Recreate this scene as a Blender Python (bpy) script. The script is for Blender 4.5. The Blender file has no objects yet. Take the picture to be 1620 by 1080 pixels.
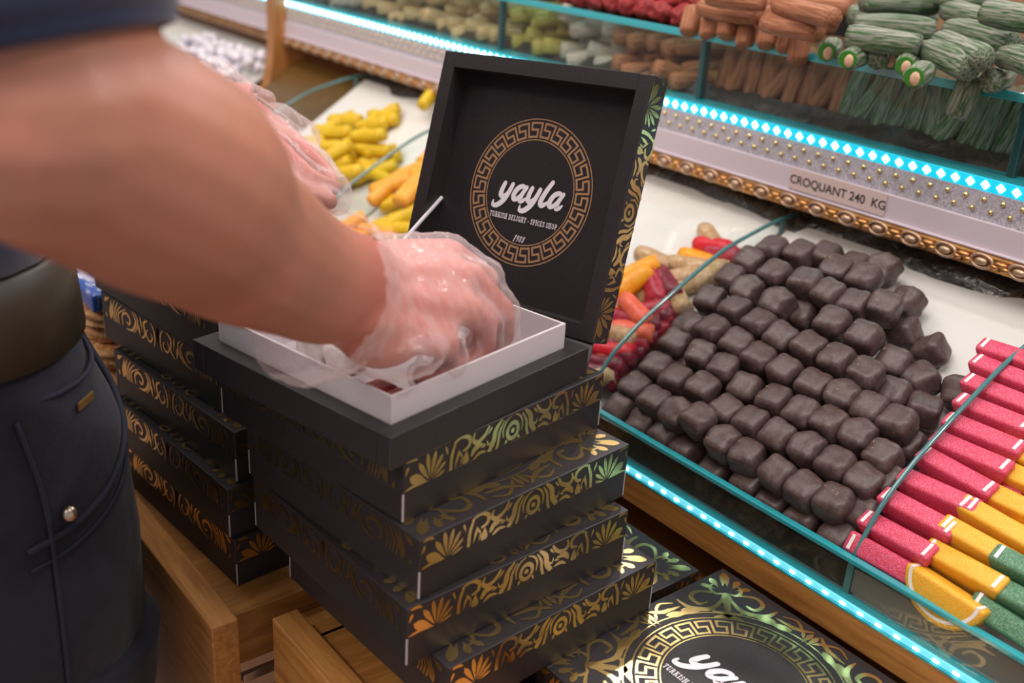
import bpy, bmesh, math, random
from mathutils import Vector, Matrix, noise
random.seed(7)
R = math.radians
sc = bpy.context.scene
COL = sc.collection

# ------------------------------------------------------------------ camera
F_PX, CH = 1692.5, 1.45
def cam_axes(pitch, roll, yaw):
    fw = Vector((math.sin(yaw)*math.cos(pitch), math.cos(yaw)*math.cos(pitch), -math.sin(pitch)))
    rt = Vector((math.cos(yaw), -math.sin(yaw), 0))
    up = rt.cross(fw)
    c, s = math.cos(roll), math.sin(roll)
    return rt*c + up*s, up*c - rt*s, fw
CR, CU, CF = cam_axes(R(23.279), R(3.6606), R(-50.602))
CO = Vector((0, 0, CH))
cd = bpy.data.cameras.new('camera'); cam = bpy.data.objects.new('camera', cd); COL.objects.link(cam)
cd.sensor_width = 36; cd.lens = F_PX/1620*36; cd.clip_start = .02
cd.dof.use_dof = True; cd.dof.focus_distance = .86; cd.dof.aperture_fstop = 4.5
cam.matrix_world = Matrix(((CR.x, CU.x, -CF.x, CO.x), (CR.y, CU.y, -CF.y, CO.y), (CR.z, CU.z, -CF.z, CO.z), (0, 0, 0, 1)))
sc.camera = cam

# ------------------------------------------------------------------ light
w = bpy.data.worlds.new('shop_ambient'); sc.world = w; w.use_nodes = True
bg = w.node_tree.nodes['Background']; bg.inputs[0].default_value = (1.0, .93, .93, 1); bg.inputs[1].default_value = .42
def area(name, loc, size, power, col, target=None, shape='DISK'):
    l = bpy.data.lights.new(name, 'AREA'); l.shape = shape; l.size = size; l.energy = power; l.color = col
    o = bpy.data.objects.new(name, l); COL.objects.link(o); o.location = loc
    d = (Vector(target) - Vector(loc)) if target else Vector((0, 0, -1))
    o.rotation_euler = d.to_track_quat('-Z', 'Y').to_euler(); return o
area('ceiling_panel', (-.35, .1, 2.75), 1.1, 19, (1, .93, .88), (-.6, .5, 1))
area('ceiling_panel', (-1.7, .3, 2.75), 1.0, 15, (1, .92, .85), (-1.5, .6, 1))
area('ceiling_panel', (-1.0, -1.4, 2.7), 1.2, 36, (1, .88, .76), (-.6, .3, 1))  # unseen warm fill added behind the viewer to brighten the left foil faces
for dx, dy in ((-.35, 1.9), (-.75, 1.85), (-1.2, 1.9), (-1.7, 1.9)):
    area('ceiling_downlight', (dx, dy, 2.5), .09, 4.5, (1, .97, .95), (dx, .8, 1.0))
area('ceiling_downlight', (.5, .9, 2.5), .12, 9, (1, .9, .85), (-.5, .45, 1.1))
sc.view_settings.view_transform = 'Standard'; sc.view_settings.look = 'None'
sc.view_settings.exposure = 0.0; sc.view_settings.gamma = 1; sc.view_settings.use_curve_mapping = False

# ------------------------------------------------------------------ placing helpers
def ray(px, py): return CR*((px-810)/F_PX) + CU*((540-py)/F_PX) + CF
def at(px, py, ax, v):
    d = ray(px, py); return CO + d*((v-CO[ax])/d[ax])
def dep(px, py, d): return CO + ray(px, py)*d
T0 = Vector((0, .67, .945)); ES = Vector((0, .28, .179)).normalized(); EN = Vector((0, -.179, .28)).normalized(); EX = Vector((1, 0, 0))
def tp(x, s, h=0): return Vector((x, 0, 0)) + T0 + ES*s + EN*h
def tray_px(px, py, h):
    d = ray(px, py); t = (tp(0, 0, h)-CO).dot(EN)/d.dot(EN); return CO + d*t
TM = Matrix((EX, ES, EN)).transposed()          # tray frame

# ------------------------------------------------------------------ materials
MATS = {}
def mat(name, col, rough=.5, metal=0, **k):
    if name in MATS: return MATS[name]
    m = bpy.data.materials.new(name); m.use_nodes = True; nt = m.node_tree; b = nt.nodes['Principled BSDF']
    b.inputs['Base Color'].default_value = (*col, 1); b.inputs['Roughness'].default_value = rough; b.inputs['Metallic'].default_value = metal
    if 'spec' in k: b.inputs['Specular IOR Level'].default_value = k['spec']
    if 'coat' in k: b.inputs['Coat Weight'].default_value = k['coat']; b.inputs['Coat Roughness'].default_value = k.get('coat_rough', .15)
    if 'sss' in k:
        b.inputs['Subsurface Weight'].default_value = k['sss']; b.inputs['Subsurface Radius'].default_value = k.get('sssr', (.012, .004, .002)); b.inputs['Subsurface Scale'].default_value = 1
    if 'sheen' in k: b.inputs['Sheen Weight'].default_value = k['sheen']
    if 'emit' in k: b.inputs['Emission Color'].default_value = (*k['emit'], 1); b.inputs['Emission Strength'].default_value = k['es']
    N = nt.nodes.new; L = nt.links.new
    if 'col2' in k or 'bump' in k:
        tc = N('ShaderNodeTexCoord'); mp = N('ShaderNodeMapping'); L(tc.outputs['Object'], mp.inputs[0])
        mp.inputs['Scale'].default_value = k.get('stretch', (1, 1, 1))
        if k.get('tex') == 'voronoi':
            n = N('ShaderNodeTexVoronoi'); n.inputs['Scale'].default_value = k.get('scale', 50); out = n.outputs['Distance']
        else:
            n = N('ShaderNodeTexNoise'); n.inputs['Scale'].default_value = k.get('scale', 50); n.inputs['Detail'].default_value = k.get('detail', 4)
            n.inputs['Roughness'].default_value = .6; n.inputs['Distortion'].default_value = k.get('dist', 0); out = n.outputs['Fac']
        L(mp.outputs[0], n.inputs['Vector'])
        if 'col2' in k:
            r = N('ShaderNodeValToRGB'); a, c = k.get('ramp', (.4, .65)); r.color_ramp.elements[0].position = a; r.color_ramp.elements[1].position = c
            r.color_ramp.elements[0].color = (*col, 1); r.color_ramp.elements[1].color = (*k['col2'], 1)
            L(out, r.inputs[0]); L(r.outputs[0], b.inputs['Base Color'])
        if 'bump' in k:
            bp = N('ShaderNodeBump'); bp.inputs['Strength'].default_value = k['bump']; bp.inputs['Distance'].default_value = k.get('bd', .001)
            L(out, bp.inputs['Height']); L(bp.outputs[0], b.inputs['Normal'])
    MATS[name] = m; return m
def glassmat(name, tint, fac=.06, rough=.02):
    if name in MATS: return MATS[name]
    m = bpy.data.materials.new(name); m.use_nodes = True; nt = m.node_tree; nt.nodes.clear(); N = nt.nodes.new; L = nt.links.new
    o = N('ShaderNodeOutputMaterial'); t = N('ShaderNodeBsdfTransparent'); t.inputs[0].default_value = (*tint, 1)
    g = N('ShaderNodeBsdfGlossy'); g.inputs['Roughness'].default_value = rough
    fr = N('ShaderNodeFresnel'); fr.inputs[0].default_value = 1.45
    ad = N('ShaderNodeMath'); ad.operation = 'ADD'; ad.inputs[1].default_value = fac; L(fr.outputs[0], ad.inputs[0])
    gm = N('ShaderNodeNewGeometry'); iv = N('ShaderNodeMath'); iv.operation = 'SUBTRACT'; iv.inputs[0].default_value = 1; L(gm.outputs['Backfacing'], iv.inputs[1])
    mu = N('ShaderNodeMath'); mu.operation = 'MULTIPLY'; L(ad.outputs[0], mu.inputs[0]); L(iv.outputs[0], mu.inputs[1]); ad = mu
    mx = N('ShaderNodeMixShader'); L(ad.outputs[0], mx.inputs[0]); L(t.outputs[0], mx.inputs[1]); L(g.outputs[0], mx.inputs[2]); L(mx.outputs[0], o.inputs[0])
    MATS[name] = m; return m
def filmmat(name, milk, col, rough=.18, scale=60, stretch=(1, 1, 1)):
    """thin crinkled plastic film: mostly clear, a little milky, glossy on its folds"""
    m = bpy.data.materials.new(name); m.use_nodes = True; nt = m.node_tree; b = nt.nodes['Principled BSDF']; N = nt.nodes.new; L = nt.links.new
    o = nt.nodes['Material Output']; b.inputs['Base Color'].default_value = (*col, 1); b.inputs['Roughness'].default_value = rough; b.inputs['Specular IOR Level'].default_value = 1.0
    t = N('ShaderNodeBsdfTransparent'); lw = N('ShaderNodeLayerWeight'); lw.inputs[0].default_value = .25
    tc = N('ShaderNodeTexCoord'); mp = N('ShaderNodeMapping'); mp.inputs['Scale'].default_value = stretch; L(tc.outputs['Object'], mp.inputs[0])
    n = N('ShaderNodeTexNoise'); n.inputs['Scale'].default_value = scale; n.inputs['Detail'].default_value = 3; n.inputs['Distortion'].default_value = 1.2; L(mp.outputs[0], n.inputs['Vector'])
    bp = N('ShaderNodeBump'); bp.inputs['Strength'].default_value = .55; bp.inputs['Distance'].default_value = .004; L(n.outputs['Fac'], bp.inputs['Height']); L(bp.outputs[0], b.inputs['Normal'])
    L(bp.outputs[0], lw.inputs['Normal'])
    ma = N('ShaderNodeMath'); ma.operation = 'MULTIPLY_ADD'; ma.inputs[1].default_value = .55; ma.inputs[2].default_value = milk; L(lw.outputs['Facing'], ma.inputs[0])
    mx = N('ShaderNodeMixShader'); L(ma.outputs[0], mx.inputs[0]); L(t.outputs[0], mx.inputs[1]); L(b.outputs[0], mx.inputs[2]); L(mx.outputs[0], o.inputs[0])
    MATS[name] = m; return m
def wood(name, a, b, stretch):
    return mat(name, a, .38, col2=b, scale=9, stretch=stretch, detail=7, dist=.9, ramp=(.32, .7), bump=.12, bd=.0006, coat=.25, coat_rough=.25)
wood_x = wood('oak_along', (.30, .118, .026), (.54, .25, .068), (1.2, 16, 16))
wood_y = wood('oak_across', (.27, .105, .024), (.48, .215, .058), (16, 1.2, 16))
wood_z = wood('oak_upright', (.27, .10, .022), (.46, .20, .055), (16, 16, 1.2))
M_black = mat('black_card', (.020, .016, .018), .42, spec=.45, col2=(.028, .022, .025), scale=400, bump=.06, bd=.0002)
M_blackin = mat('black_paper_lining', (.026, .019, .021), .55, spec=.4)
M_foil = mat('gold_foil', (.93, .68, .29), .25, 1.0, col2=(.80, .57, .22), scale=90, ramp=(.35, .7), bump=.16, bd=.001)
M_bronze = mat('bronze_print', (.40, .22, .105), .5)
M_white = mat('white_print', (.80, .74, .80), .5)
M_card = mat('white_card', (.64, .58, .61), .6)
M_worn = mat('worn_paper_edge', (.45, .40, .42), .8)
M_tray = mat('white_melamine', (.69, .68, .65), .14, spec=.5)
M_led = mat('teal_light_strip', (.0, .3, .4), .4, emit=(.008, .45, .62), es=1.0)
M_led2 = mat('pale_teal_light_strip', (.1, .4, .45), .4, emit=(.14, .60, .74), es=1.0)
M_diode = mat('white_diode', (1, 1, 1), .4, emit=(.45, .93, 1.0), es=9.0)
M_edge = mat('green_glass_edge', (.03, .36, .42), .12, spec=.7, coat=.6)  # teal glow of the light strips painted into a bright base colour
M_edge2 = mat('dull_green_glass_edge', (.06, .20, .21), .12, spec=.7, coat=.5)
M_glass = glassmat('clear_glass', (.95, .985, .98), .0)
M_fascia = mat('lilac_white_panel', (.58, .50, .56), .4)
M_dark = mat('dark_plastic', (.014, .013, .013), .3)
M_film = filmmat('plastic_film', .10, (.88, .88, .85), .08, 16)
M_gold = mat('gold_moulding', (.42, .19, .07), .34, 1.0, col2=(.62, .34, .13), scale=60)
M_stud = mat('gold_stud', (.72, .55, .25), .25, 1.0)
M_steel = mat('steel', (.55, .55, .56), .3, 1.0)
M_floor = mat('floor_tile', (.36, .22, .165), .45, col2=(.42, .27, .21), scale=4)

# ------------------------------------------------------------------ mesh builder
class MB:
    def __init__(s): s.v = []; s.f = []
    def add(s, v, f):
        n = len(s.v); s.v += [tuple(p) for p in v]; s.f += [tuple(i+n for i in q) for q in f]; return s
    def box(s, c, d, rot=None, bev=0.0):
        hx, hy, hz = d[0]/2, d[1]/2, d[2]/2
        if bev <= 0:
            P = [Vector((x*hx, y*hy, z*hz)) for z in (-1, 1) for y in (-1, 1) for x in (-1, 1)]
            Fc = [(0, 2, 3, 1), (4, 5, 7, 6), (0, 1, 5, 4), (2, 6, 7, 3), (0, 4, 6, 2), (1, 3, 7, 5)]
        else:
            bm = bmesh.new(); bmesh.ops.create_cube(bm, size=1)
            for q in bm.verts: q.co = Vector((q.co.x*d[0], q.co.y*d[1], q.co.z*d[2]))
            bmesh.ops.bevel(bm, geom=bm.edges[:], offset=bev, segments=2, affect='EDGES', profile=.5)
            bm.verts.index_update(); P = [q.co.copy() for q in bm.verts]; Fc = [tuple(q.index for q in f.verts) for f in bm.faces]; bm.free()
        c = Vector(c)
        return s.add([(rot @ p if rot else p) + c for p in P], Fc)
    def tube(s, path, rad, n=10, cap=True, flat=None):
        path = [Vector(p) for p in path]; m = len(path)
        rad = rad if isinstance(rad, (list, tuple)) else [rad]*m
        V = []; Fc = []; u = None
        for i, p in enumerate(path):
            t = (path[min(i+1, m-1)] - path[max(i-1, 0)]).normalized()
            if u is None: u = t.orthogonal().normalized() if flat is None else (Vector(flat) - t*t.dot(Vector(flat))).normalized()
            u = (u - t*u.dot(t)).normalized(); w_ = t.cross(u)
            r = rad[i]; ra, rb = r if isinstance(r, (tuple, list)) else (r, r)
            for k in range(n):
                a = 2*math.pi*k/n; V.append(p + u*ra*math.cos(a) + w_*rb*math.sin(a))
        for i in range(m-1):
            for k in range(n): Fc.append((i*n+k, i*n+(k+1) % n, (i+1)*n+(k+1) % n, (i+1)*n+k))
        if cap: Fc.append(tuple(range(n))[::-1]); Fc.append(tuple((m-1)*n+k for k in range(n)))
        return s.add(V, Fc)
    def ball(s, c, r, rot=None, nu=14, nv=8):
        r = r if isinstance(r, (tuple, list)) else (r, r, r); V = []; Fc = []; c = Vector(c)
        for j in range(nv+1):
            th = math.pi*j/nv
            for k in range(nu):
                a = 2*math.pi*k/nu; p = Vector((r[0]*math.sin(th)*math.cos(a), r[1]*math.sin(th)*math.sin(a), r[2]*math.cos(th)))
                V.append((rot @ p if rot else p) + c)
        for j in range(nv):
            for k in range(nu): Fc.append((j*nu+k, (j+1)*nu+k, (j+1)*nu+(k+1) % nu, j*nu+(k+1) % nu))
        return s.add(V, Fc)
    def mesh(s, name, m, smooth=False):
        me = bpy.data.meshes.new(name); me.from_pydata(s.v, [], s.f); me.materials.append(m)
        bm = bmesh.new(); bm.from_mesh(me); bmesh.ops.recalc_face_normals(bm, faces=bm.faces[:]); bm.to_mesh(me); bm.free()
        if smooth: me.polygons.foreach_set('use_smooth', [True]*len(me.polygons))
        return me
    def build(s, name, m, parent=None, smooth=False, **k): return link(name, s.mesh(name, m, smooth), parent, **k)
def link(name, me, parent=None, loc=None, rot=None, label=None, cat=None, group=None, kind=None):
    o = bpy.data.objects.new(name, me); COL.objects.link(o)
    if parent: o.parent = parent
    if loc is not None: o.location = loc
    if rot is not None: o.rotation_euler = rot if not isinstance(rot, Matrix) else rot.to_euler()
    tag(o, label, cat, group, kind); return o
def tag(o, label=None, cat=None, group=None, kind=None):
    for k, v in (('label', label), ('category', cat), ('group', group), ('kind', kind)):
        if v: o[k] = v
    return o
def thing(name, label, cat, loc=(0, 0, 0), rot=None, group=None): return link(name, None, None, loc, rot, label, cat, group)
def spline(P, n=8, closed=False):
    P = [Vector(p) for p in P]; out = []; m = len(P)
    for i in range(m if closed else m-1):
        g = (lambda j: P[j % m]) if closed else (lambda j: P[min(max(j, 0), m-1)])
        a, b, c, d = g(i-1), g(i), g(i+1), g(i+2)
        for k in range(n):
            t = k/n; out.append(.5*((2*b) + (c-a)*t + (2*a-5*b+4*c-d)*t*t + (3*b-a-3*c+d)*t**3))
    if not closed: out.append(P[-1])
    return out

# ------------------------------------------------------------------ flat ornament drawing (2D polygons mapped onto card)
class D2:
    w = 1.0
    def __init__(s): s.v = []; s.f = []; s.l = []; s.k = 0
    def _lay(s):
        s.k += 1; s.l += [s.k % 24]*(len(s.v)-len(s.l))
    def poly_strip(s, Lp, Rp, closed=False):
        n = len(s.v); m = len(Lp)
        for a, b in zip(Lp, Rp): s.v += [tuple(a[:2]), tuple(b[:2])]
        for i in range(m if closed else m-1):
            j = (i+1) % m; s.f.append((n+2*i, n+2*i+1, n+2*j+1, n+2*j))
        s._lay()
    def ribbon(s, P, wd, taper=(.25, .25), n=6, smooth=True, closed=False):
        wd *= s.w
        C = [Vector((p[0], p[1], 0)) for p in (spline([(a, b, 0) for a, b in P], n, closed) if smooth else [(a, b, 0) for a, b in P])]
        m = len(C); Lp = []; Rp = []
        for i, p in enumerate(C):
            t = (C[(i+1) % m] - C[i-1]) if closed else (C[min(i+1, m-1)] - C[max(i-1, 0)])
            t.normalize(); nn = Vector((-t.y, t.x, 0)); q = i/(m-1); k = 1
            if not closed:
                if q < .5: k = taper[0] + (1-taper[0])*math.sin(math.pi*q)
                else: k = taper[1] + (1-taper[1])*math.sin(math.pi*q)
            Lp.append(p + nn*wd*k/2); Rp.append(p - nn*wd*k/2)
        s.poly_strip(Lp, Rp, closed)
    def stroke(s, P, wd):                       # mitred square-ended line
        P = [Vector((a, b, 0)) for a, b in P]; m = len(P); Lp = []; Rp = []
        for i, p in enumerate(P):
            t0 = (P[i]-P[i-1]).normalized() if i else (P[1]-P[0]).normalized(); t1 = (P[i+1]-P[i]).normalized() if i < m-1 else t0
            n0 = Vector((-t0.y, t0.x, 0)); n1 = Vector((-t1.y, t1.x, 0)); mm = (n0+n1).normalized(); k = 1/max(.4, mm.dot(n0))
            e = t0*(-wd/2 if i == 0 else wd/2 if i == m-1 else 0)
            Lp.append(p+mm*wd/2*k+e); Rp.append(p-mm*wd/2*k+e)
        s.poly_strip(Lp, Rp)
    def drop(s, a, b, wd, n=9):
        wd *= s.w
        a = Vector((*a, 0)); b = Vector((*b, 0)); t = b-a; L = t.length; t.normalize(); nn = Vector((-t.y, t.x, 0)); Lp = []; Rp = []
        for i in range(n+1):
            q = i/n; h = wd/2*math.sin(math.pi*q**1.7)**.75 if 0 < q < 1 else 0
            p = a + t*L*q; Lp.append(p+nn*h); Rp.append(p-nn*h)
        s.poly_strip(Lp, Rp)
    def ring(s, c, r, wd, n=40, sx=1):
        Lp = []; Rp = []
        for i in range(n):
            a = 2*math.pi*i/n; d = Vector((math.cos(a)*sx, math.sin(a), 0)); Lp.append(Vector((*c, 0))+d*(r+wd/2)); Rp.append(Vector((*c, 0))+d*(r-wd/2))
        s.poly_strip(Lp, Rp, True)
    def disc(s, c, r, n=20):
        k = len(s.v); s.v += [(c[0]+r*math.cos(2*math.pi*i/n), c[1]+r*math.sin(2*math.pi*i/n)) for i in range(n)]; s.f.append(tuple(range(k, k+n))); s._lay()
    def merge(s, o, fn=lambda x, y: (x, y)):
        n = len(s.v); s.v += [fn(*p) for p in o.v]; s.f += [tuple(i+n for i in q) for q in o.f]; s.l += o.l; s.k = max(s.k, o.k); return s
    def to(s, mb, fn, nr=(0, 0, 1)):
        e = 6e-6; mb.add([tuple(c+q*e*k for c, q in zip(fn(*p), nr)) for p, k in zip(s.v, s.l)], s.f); return mb
    def clip_y(s, lo, hi): s.v = [(x, min(max(y, lo), hi)) for x, y in s.v]; return s

def half_vase():
    d = D2(); d.w = .80
    d.drop((.95, .0), (.22, .42), .42); d.drop((.98, .05), (.55, .78), .22); d.drop((1.0, .08), (.88, .98), .2); d.drop((1.03, .08), (1.22, .95), .2)
    d.drop((1.05, .06), (1.5, .75), .18); d.drop((1.08, .04), (1.62, .45), .16); d.drop((1.1, .0), (1.6, .16), .12)
    d.ribbon([(.1, .95), (.32, .98), (.5, .9)], .14); d.ribbon([(.03, .02), (.4, .09), (.85, .04)], .12)
    d.ribbon([(1.82, .0), (1.85, .5), (2.0, .92)], .16, (1, .5)); d.drop((1.98, .02), (2.16, .6), .14); d.drop((2.45, .5), (2.42, -.05), .34)
    d.ribbon([(1.92, .9), (2.25, 1.0), (2.55, .86), (2.55, .6), (2.3, .5)], .17, (.4, .7))
    d.ribbon([(2.78, .95), (2.72, .72), (2.9, .58), (3.2, .7), (3.4, .98)], .2, (.3, .5)); d.ribbon([(2.66, .18), (2.85, .42), (3.2, .42)], .26, (.3, .1)); d.ribbon([(2.75, .02), (3.0, .17), (3.3, .12)], .16, (.2, .2))
    d.ribbon([(3.95, 1.0), (3.68, .72), (3.6, .35), (3.4, .04)], .26, (.3, .8)); d.ribbon([(4.05, .92), (3.86, .6), (3.82, .3), (3.74, .0)], .15, (.3, .9))
    for a, b, c, e, f_ in ((2.08, .66, 2.3, .3, .10), (2.2, .04, 2.3, .34, .09), (3.05, .3, 3.28, .38, .12), (3.3, .64, 3.52, .9, .11), (2.62, .95, 2.6, .72, .09), (1.72, .55, 1.6, .92, .10), (4.12, .02, 4.2, .2, .12), (.05, .5, .18, .8, .12)): d.drop((a, b), (c, e), f_)
    d.ribbon([(4.4, .98), (4.16, .86), (4.02, .6), (4.05, .3)], .1, (.3, .4)); d.ribbon([(3.62, .5), (3.4, .3), (3.32, .5)], .1)
    return d
def half_acanthus():
    d = D2(); d.w = .80
    d.drop((.75, .98), (.28, .72), .22); d.drop((.9, .95), (.72, .02), .38); d.drop((.35, .3), (.42, .02), .14)
    for i, (a, b) in enumerate(((1.15, .98), (1.45, 1.0), (1.75, .96), (2.1, .9))): d.ribbon([(1.05+.14*i, .04), (.95+.16*i, .5), (a, b)], .13-.012*i, (.7, .2))
    d.ribbon([(1.75, .1), (1.72, .5), (2.05, .72), (2.35, .55), (2.25, .3), (2.05, .35)], .16, (.4, .6)); d.ribbon([(1.95, .02), (2.5, .15), (2.8, .6), (2.55, .95)], .18, (.2, .2))
    d.ribbon([(2.7, .98), (2.95, .75), (2.9, .4), (2.6, .05)], .12); d.drop((3.1, .05), (2.98, .6), .2); d.drop((3.3, .3), (3.18, .95), .14)
    d.ribbon([(3.2, .05), (3.5, .3), (3.45, .75), (3.75, .95)], .17, (.3, .3)); d.ribbon([(3.75, .6), (3.6, .35), (3.8, .12), (4.05, .3), (3.95, .5)], .12, (.3, .5))
    d.ribbon([(4.0, .95), (4.2, .7), (4.25, .3), (4.15, .02)], .12, (.3, .3)); d.drop((4.45, .1), (4.45, .95), .22)
    return d
def side(half, eye):
    d = D2(); h = half(); d.merge(h); d.merge(h, lambda x, y: (8.9-x, y))
    if eye: d.ring((4.45, .43), .27, .15, 24, .9); d.disc((4.45, .43), .09, 12)
    return d.clip_y(.03, 1.02)
def greek(d, r0, r1, n, wd):
    for i in range(n):
        def pt(u, v): a = math.pi/2 - 2*math.pi*(i+u)/n; r = r0 + (r1-r0)*v; return (r*math.cos(a), r*math.sin(a))
        P = [(.90, 1), (.16, 1), (.16, .52), (.62, .52), (.62, 0), (-.10, 0), (-.10, 1)]
        Q = []
        for a, b in zip(P, P[1:]):
            for k in range(3): Q.append(pt(a[0]+(b[0]-a[0])*k/3, a[1]+(b[1]-a[1])*k/3))
        Q.append(pt(*P[-1])); d.stroke(Q, wd)
    return d
def script_word():
    d = D2(); x = 0
    def put(strokes, x0):
        for P, wd, tp_ in strokes:
            Q = [(x0 + a + .28*b, b) for a, b in P]; d.ribbon(Q, wd, tp_, 6)
            for e, t_ in ((Q[0], tp_[0]), (Q[-1], tp_[1])): d.disc(e, wd*t_*.5, 14)
    y = [([(.08, 1.0), (.06, .6), (.14, .25), (.4, .22), (.58, .5)], .335, (.80, .5)), ([(.66, 1.0), (.62, .5), (.5, .0), (.2, -.38), (-.12, -.42), (-.22, -.15)], .335, (.80, .3))]
    a = [([(.7, .86), (.45, 1.0), (.16, .82), (.06, .42), (.2, .16), (.42, .22), (.6, .55)], .33, (.7, .6)), ([(.74, .98), (.62, .5), (.66, .14), (.86, .16), (1.0, .34)], .32, (.8, .3))]
    l = [([(.30, 1.55), (.14, 1.0), (.06, .4), (.2, .12), (.42, .2), (.52, .36)], .335, (.80, .4))]
    for g, adv in ((y, .98), (a, 1.06), (y, .98), (l, .62), (a, 1.0)): put(g, x); x += adv
    xs = [p[0] for p in d.v]; c = (min(xs)+max(xs))/2; k = 1/(max(xs)-min(xs)); d.v = [((a-c)*k, b*k) for a, b in d.v]; return d
def serif_line(txt):
    T, t = .20, .085
    G = {'T': (.8, [([(.4, 0), (.4, 1)], T), ([(.02, .95), (.78, .95)], t), ([(.06, .95), (.06, .75)], t), ([(.74, .95), (.74, .75)], t), ([(.22, .03), (.58, .03)], t)]),
         'U': (.85, [([(.2, 1), (.2, .25), (.32, .06), (.5, .04), (.62, .2)], T), ([(.66, 1), (.66, .2)], t), ([(.02, .97), (.38, .97)], t), ([(.52, .97), (.8, .97)], t)]),
         'R': (.85, [([(.2, 0), (.2, 1)], T), ([(.2, .96), (.5, .96)], t), ([(.55, .92), (.6, .75), (.52, .55)], T*.8), ([(.2, .5), (.5, .5)], t), ([(.42, .5), (.7, .02)], T), ([(.02, .03), (.38, .03)], t)]),
         'K': (.88, [([(.2, 0), (.2, 1)], T), ([(.7, .95), (.28, .45)], t), ([(.38, .58), (.72, .03)], T), ([(.02, .03), (.38, .03)], t), ([(.02, .97), (.38, .97)], t), ([(.55, .97), (.82, .97)], t)]),
         'I': (.45, [([(.2, 0), (.2, 1)], T), ([(.02, .03), (.38, .03)], t), ([(.02, .97), (.38, .97)], t)]),
         'S': (.68, [([(.55, .75), (.5, .93), (.28, .97), (.12, .85), (.14, .66), (.46, .42), (.52, .2), (.38, .04), (.16, .05), (.08, .26)], .14)]),
         'H': (.9, [([(.2, 0), (.2, 1)], T), ([(.66, 0), (.66, 1)], T), ([(.2, .5), (.66, .5)], t), ([(.02, .03), (.38, .03)], t), ([(.02, .97), (.38, .97)], t), ([(.5, .03), (.84, .03)], t), ([(.5, .97), (.84, .97)], t)]),
         'D': (.85, [([(.2, 0), (.2, 1)], T), ([(.02, .97), (.45, .97)], t), ([(.02, .03), (.45, .03)], t), ([(.45, .96), (.64, .8), (.68, .5), (.64, .2), (.45, .04)], T*.8)]),
         'E': (.75, [([(.2, 0), (.2, 1)], T), ([(.02, .97), (.64, .97)], t), ([(.02, .03), (.66, .03)], t), ([(.2, .5), (.5, .5)], t), ([(.62, .97), (.62, .75)], t), ([(.65, .03), (.65, .25)], t)]),
         'L': (.72, [([(.2, 0), (.2, 1)], T), ([(.02, .97), (.4, .97)], t), ([(.02, .03), (.64, .03)], t), ([(.62, .03), (.62, .28)], t)]),
         'G': (.85, [([(.64, .74), (.56, .92), (.4, .97), (.2, .8), (.14, .5), (.2, .2), (.4, .03), (.6, .1)], .15), ([(.64, .0), (.64, .4)], T), ([(.48, .42), (.76, .42)], t)]),
         'P': (.78, [([(.2, 0), (.2, 1)], T), ([(.2, .96), (.5, .96)], t), ([(.52, .93), (.62, .74), (.54, .5)], T*.85), ([(.2, .46), (.5, .46)], t), ([(.02, .03), (.4, .03)], t)]),
         'C': (.78, [([(.62, .72), (.54, .92), (.4, .97), (.2, .8), (.14, .5), (.2, .2), (.4, .03), (.58, .1), (.64, .28)], .15)]),
         'O': (.85, [([(.4, .97), (.18, .8), (.13, .5), (.18, .2), (.4, .03), (.62, .2), (.67, .5), (.62, .8), (.4, .97)], .14)]),
         '-': (.5, [([(.08, .38), (.36, .38)], .14)]), ' ': (.35, []),
         '1': (.5, [([(.2, 0), (.3, 1)], T), ([(.3, .98), (.1, .8)], t)]), '9': (.62, [([(.5, .75), (.38, .96), (.18, .88), (.14, .64), (.3, .5), (.48, .62), (.52, .8), (.5, .4), (.3, .02)], .13)]),
         '8': (.62, [([(.3, .97), (.14, .85), (.16, .66), (.44, .38), (.46, .14), (.3, .02), (.12, .14), (.14, .36), (.42, .66), (.46, .86), (.3, .97)], .12)])}
    d = D2(); x = 0
    for ch in txt:
        adv, S = G[ch]
        for P, wd in S: d.stroke([(x+a, b) for a, b in P], wd)
        x += adv*1.14
    d.v = [((a-x/2)/x, b/x) for a, b in d.v]; return d
WORD = script_word(); LINE = serif_line('TURKISH DELIGHT - SPICES SHOP'); YEAR = serif_line('1988')
def medal_gold(r):
    d = D2(); d.ring((0, 0), r, .012*r*1.3, 96); d.ring((0, 0), .72*r, .014*r, 96); greek(d, .762*r, .948*r, 26, .028*r); return d
def medal_white(r):
    d = D2(); d.merge(WORD, lambda x, y: (x*1.18*r, (y*1.18-.16)*r)); d.merge(LINE, lambda x, y: (x*1.16*r, (y*1.16*1.30-.41)*r)); d.merge(YEAR, lambda x, y: ((x*.19+.07*y)*r, (y*.22-.68)*r)); return d
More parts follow.
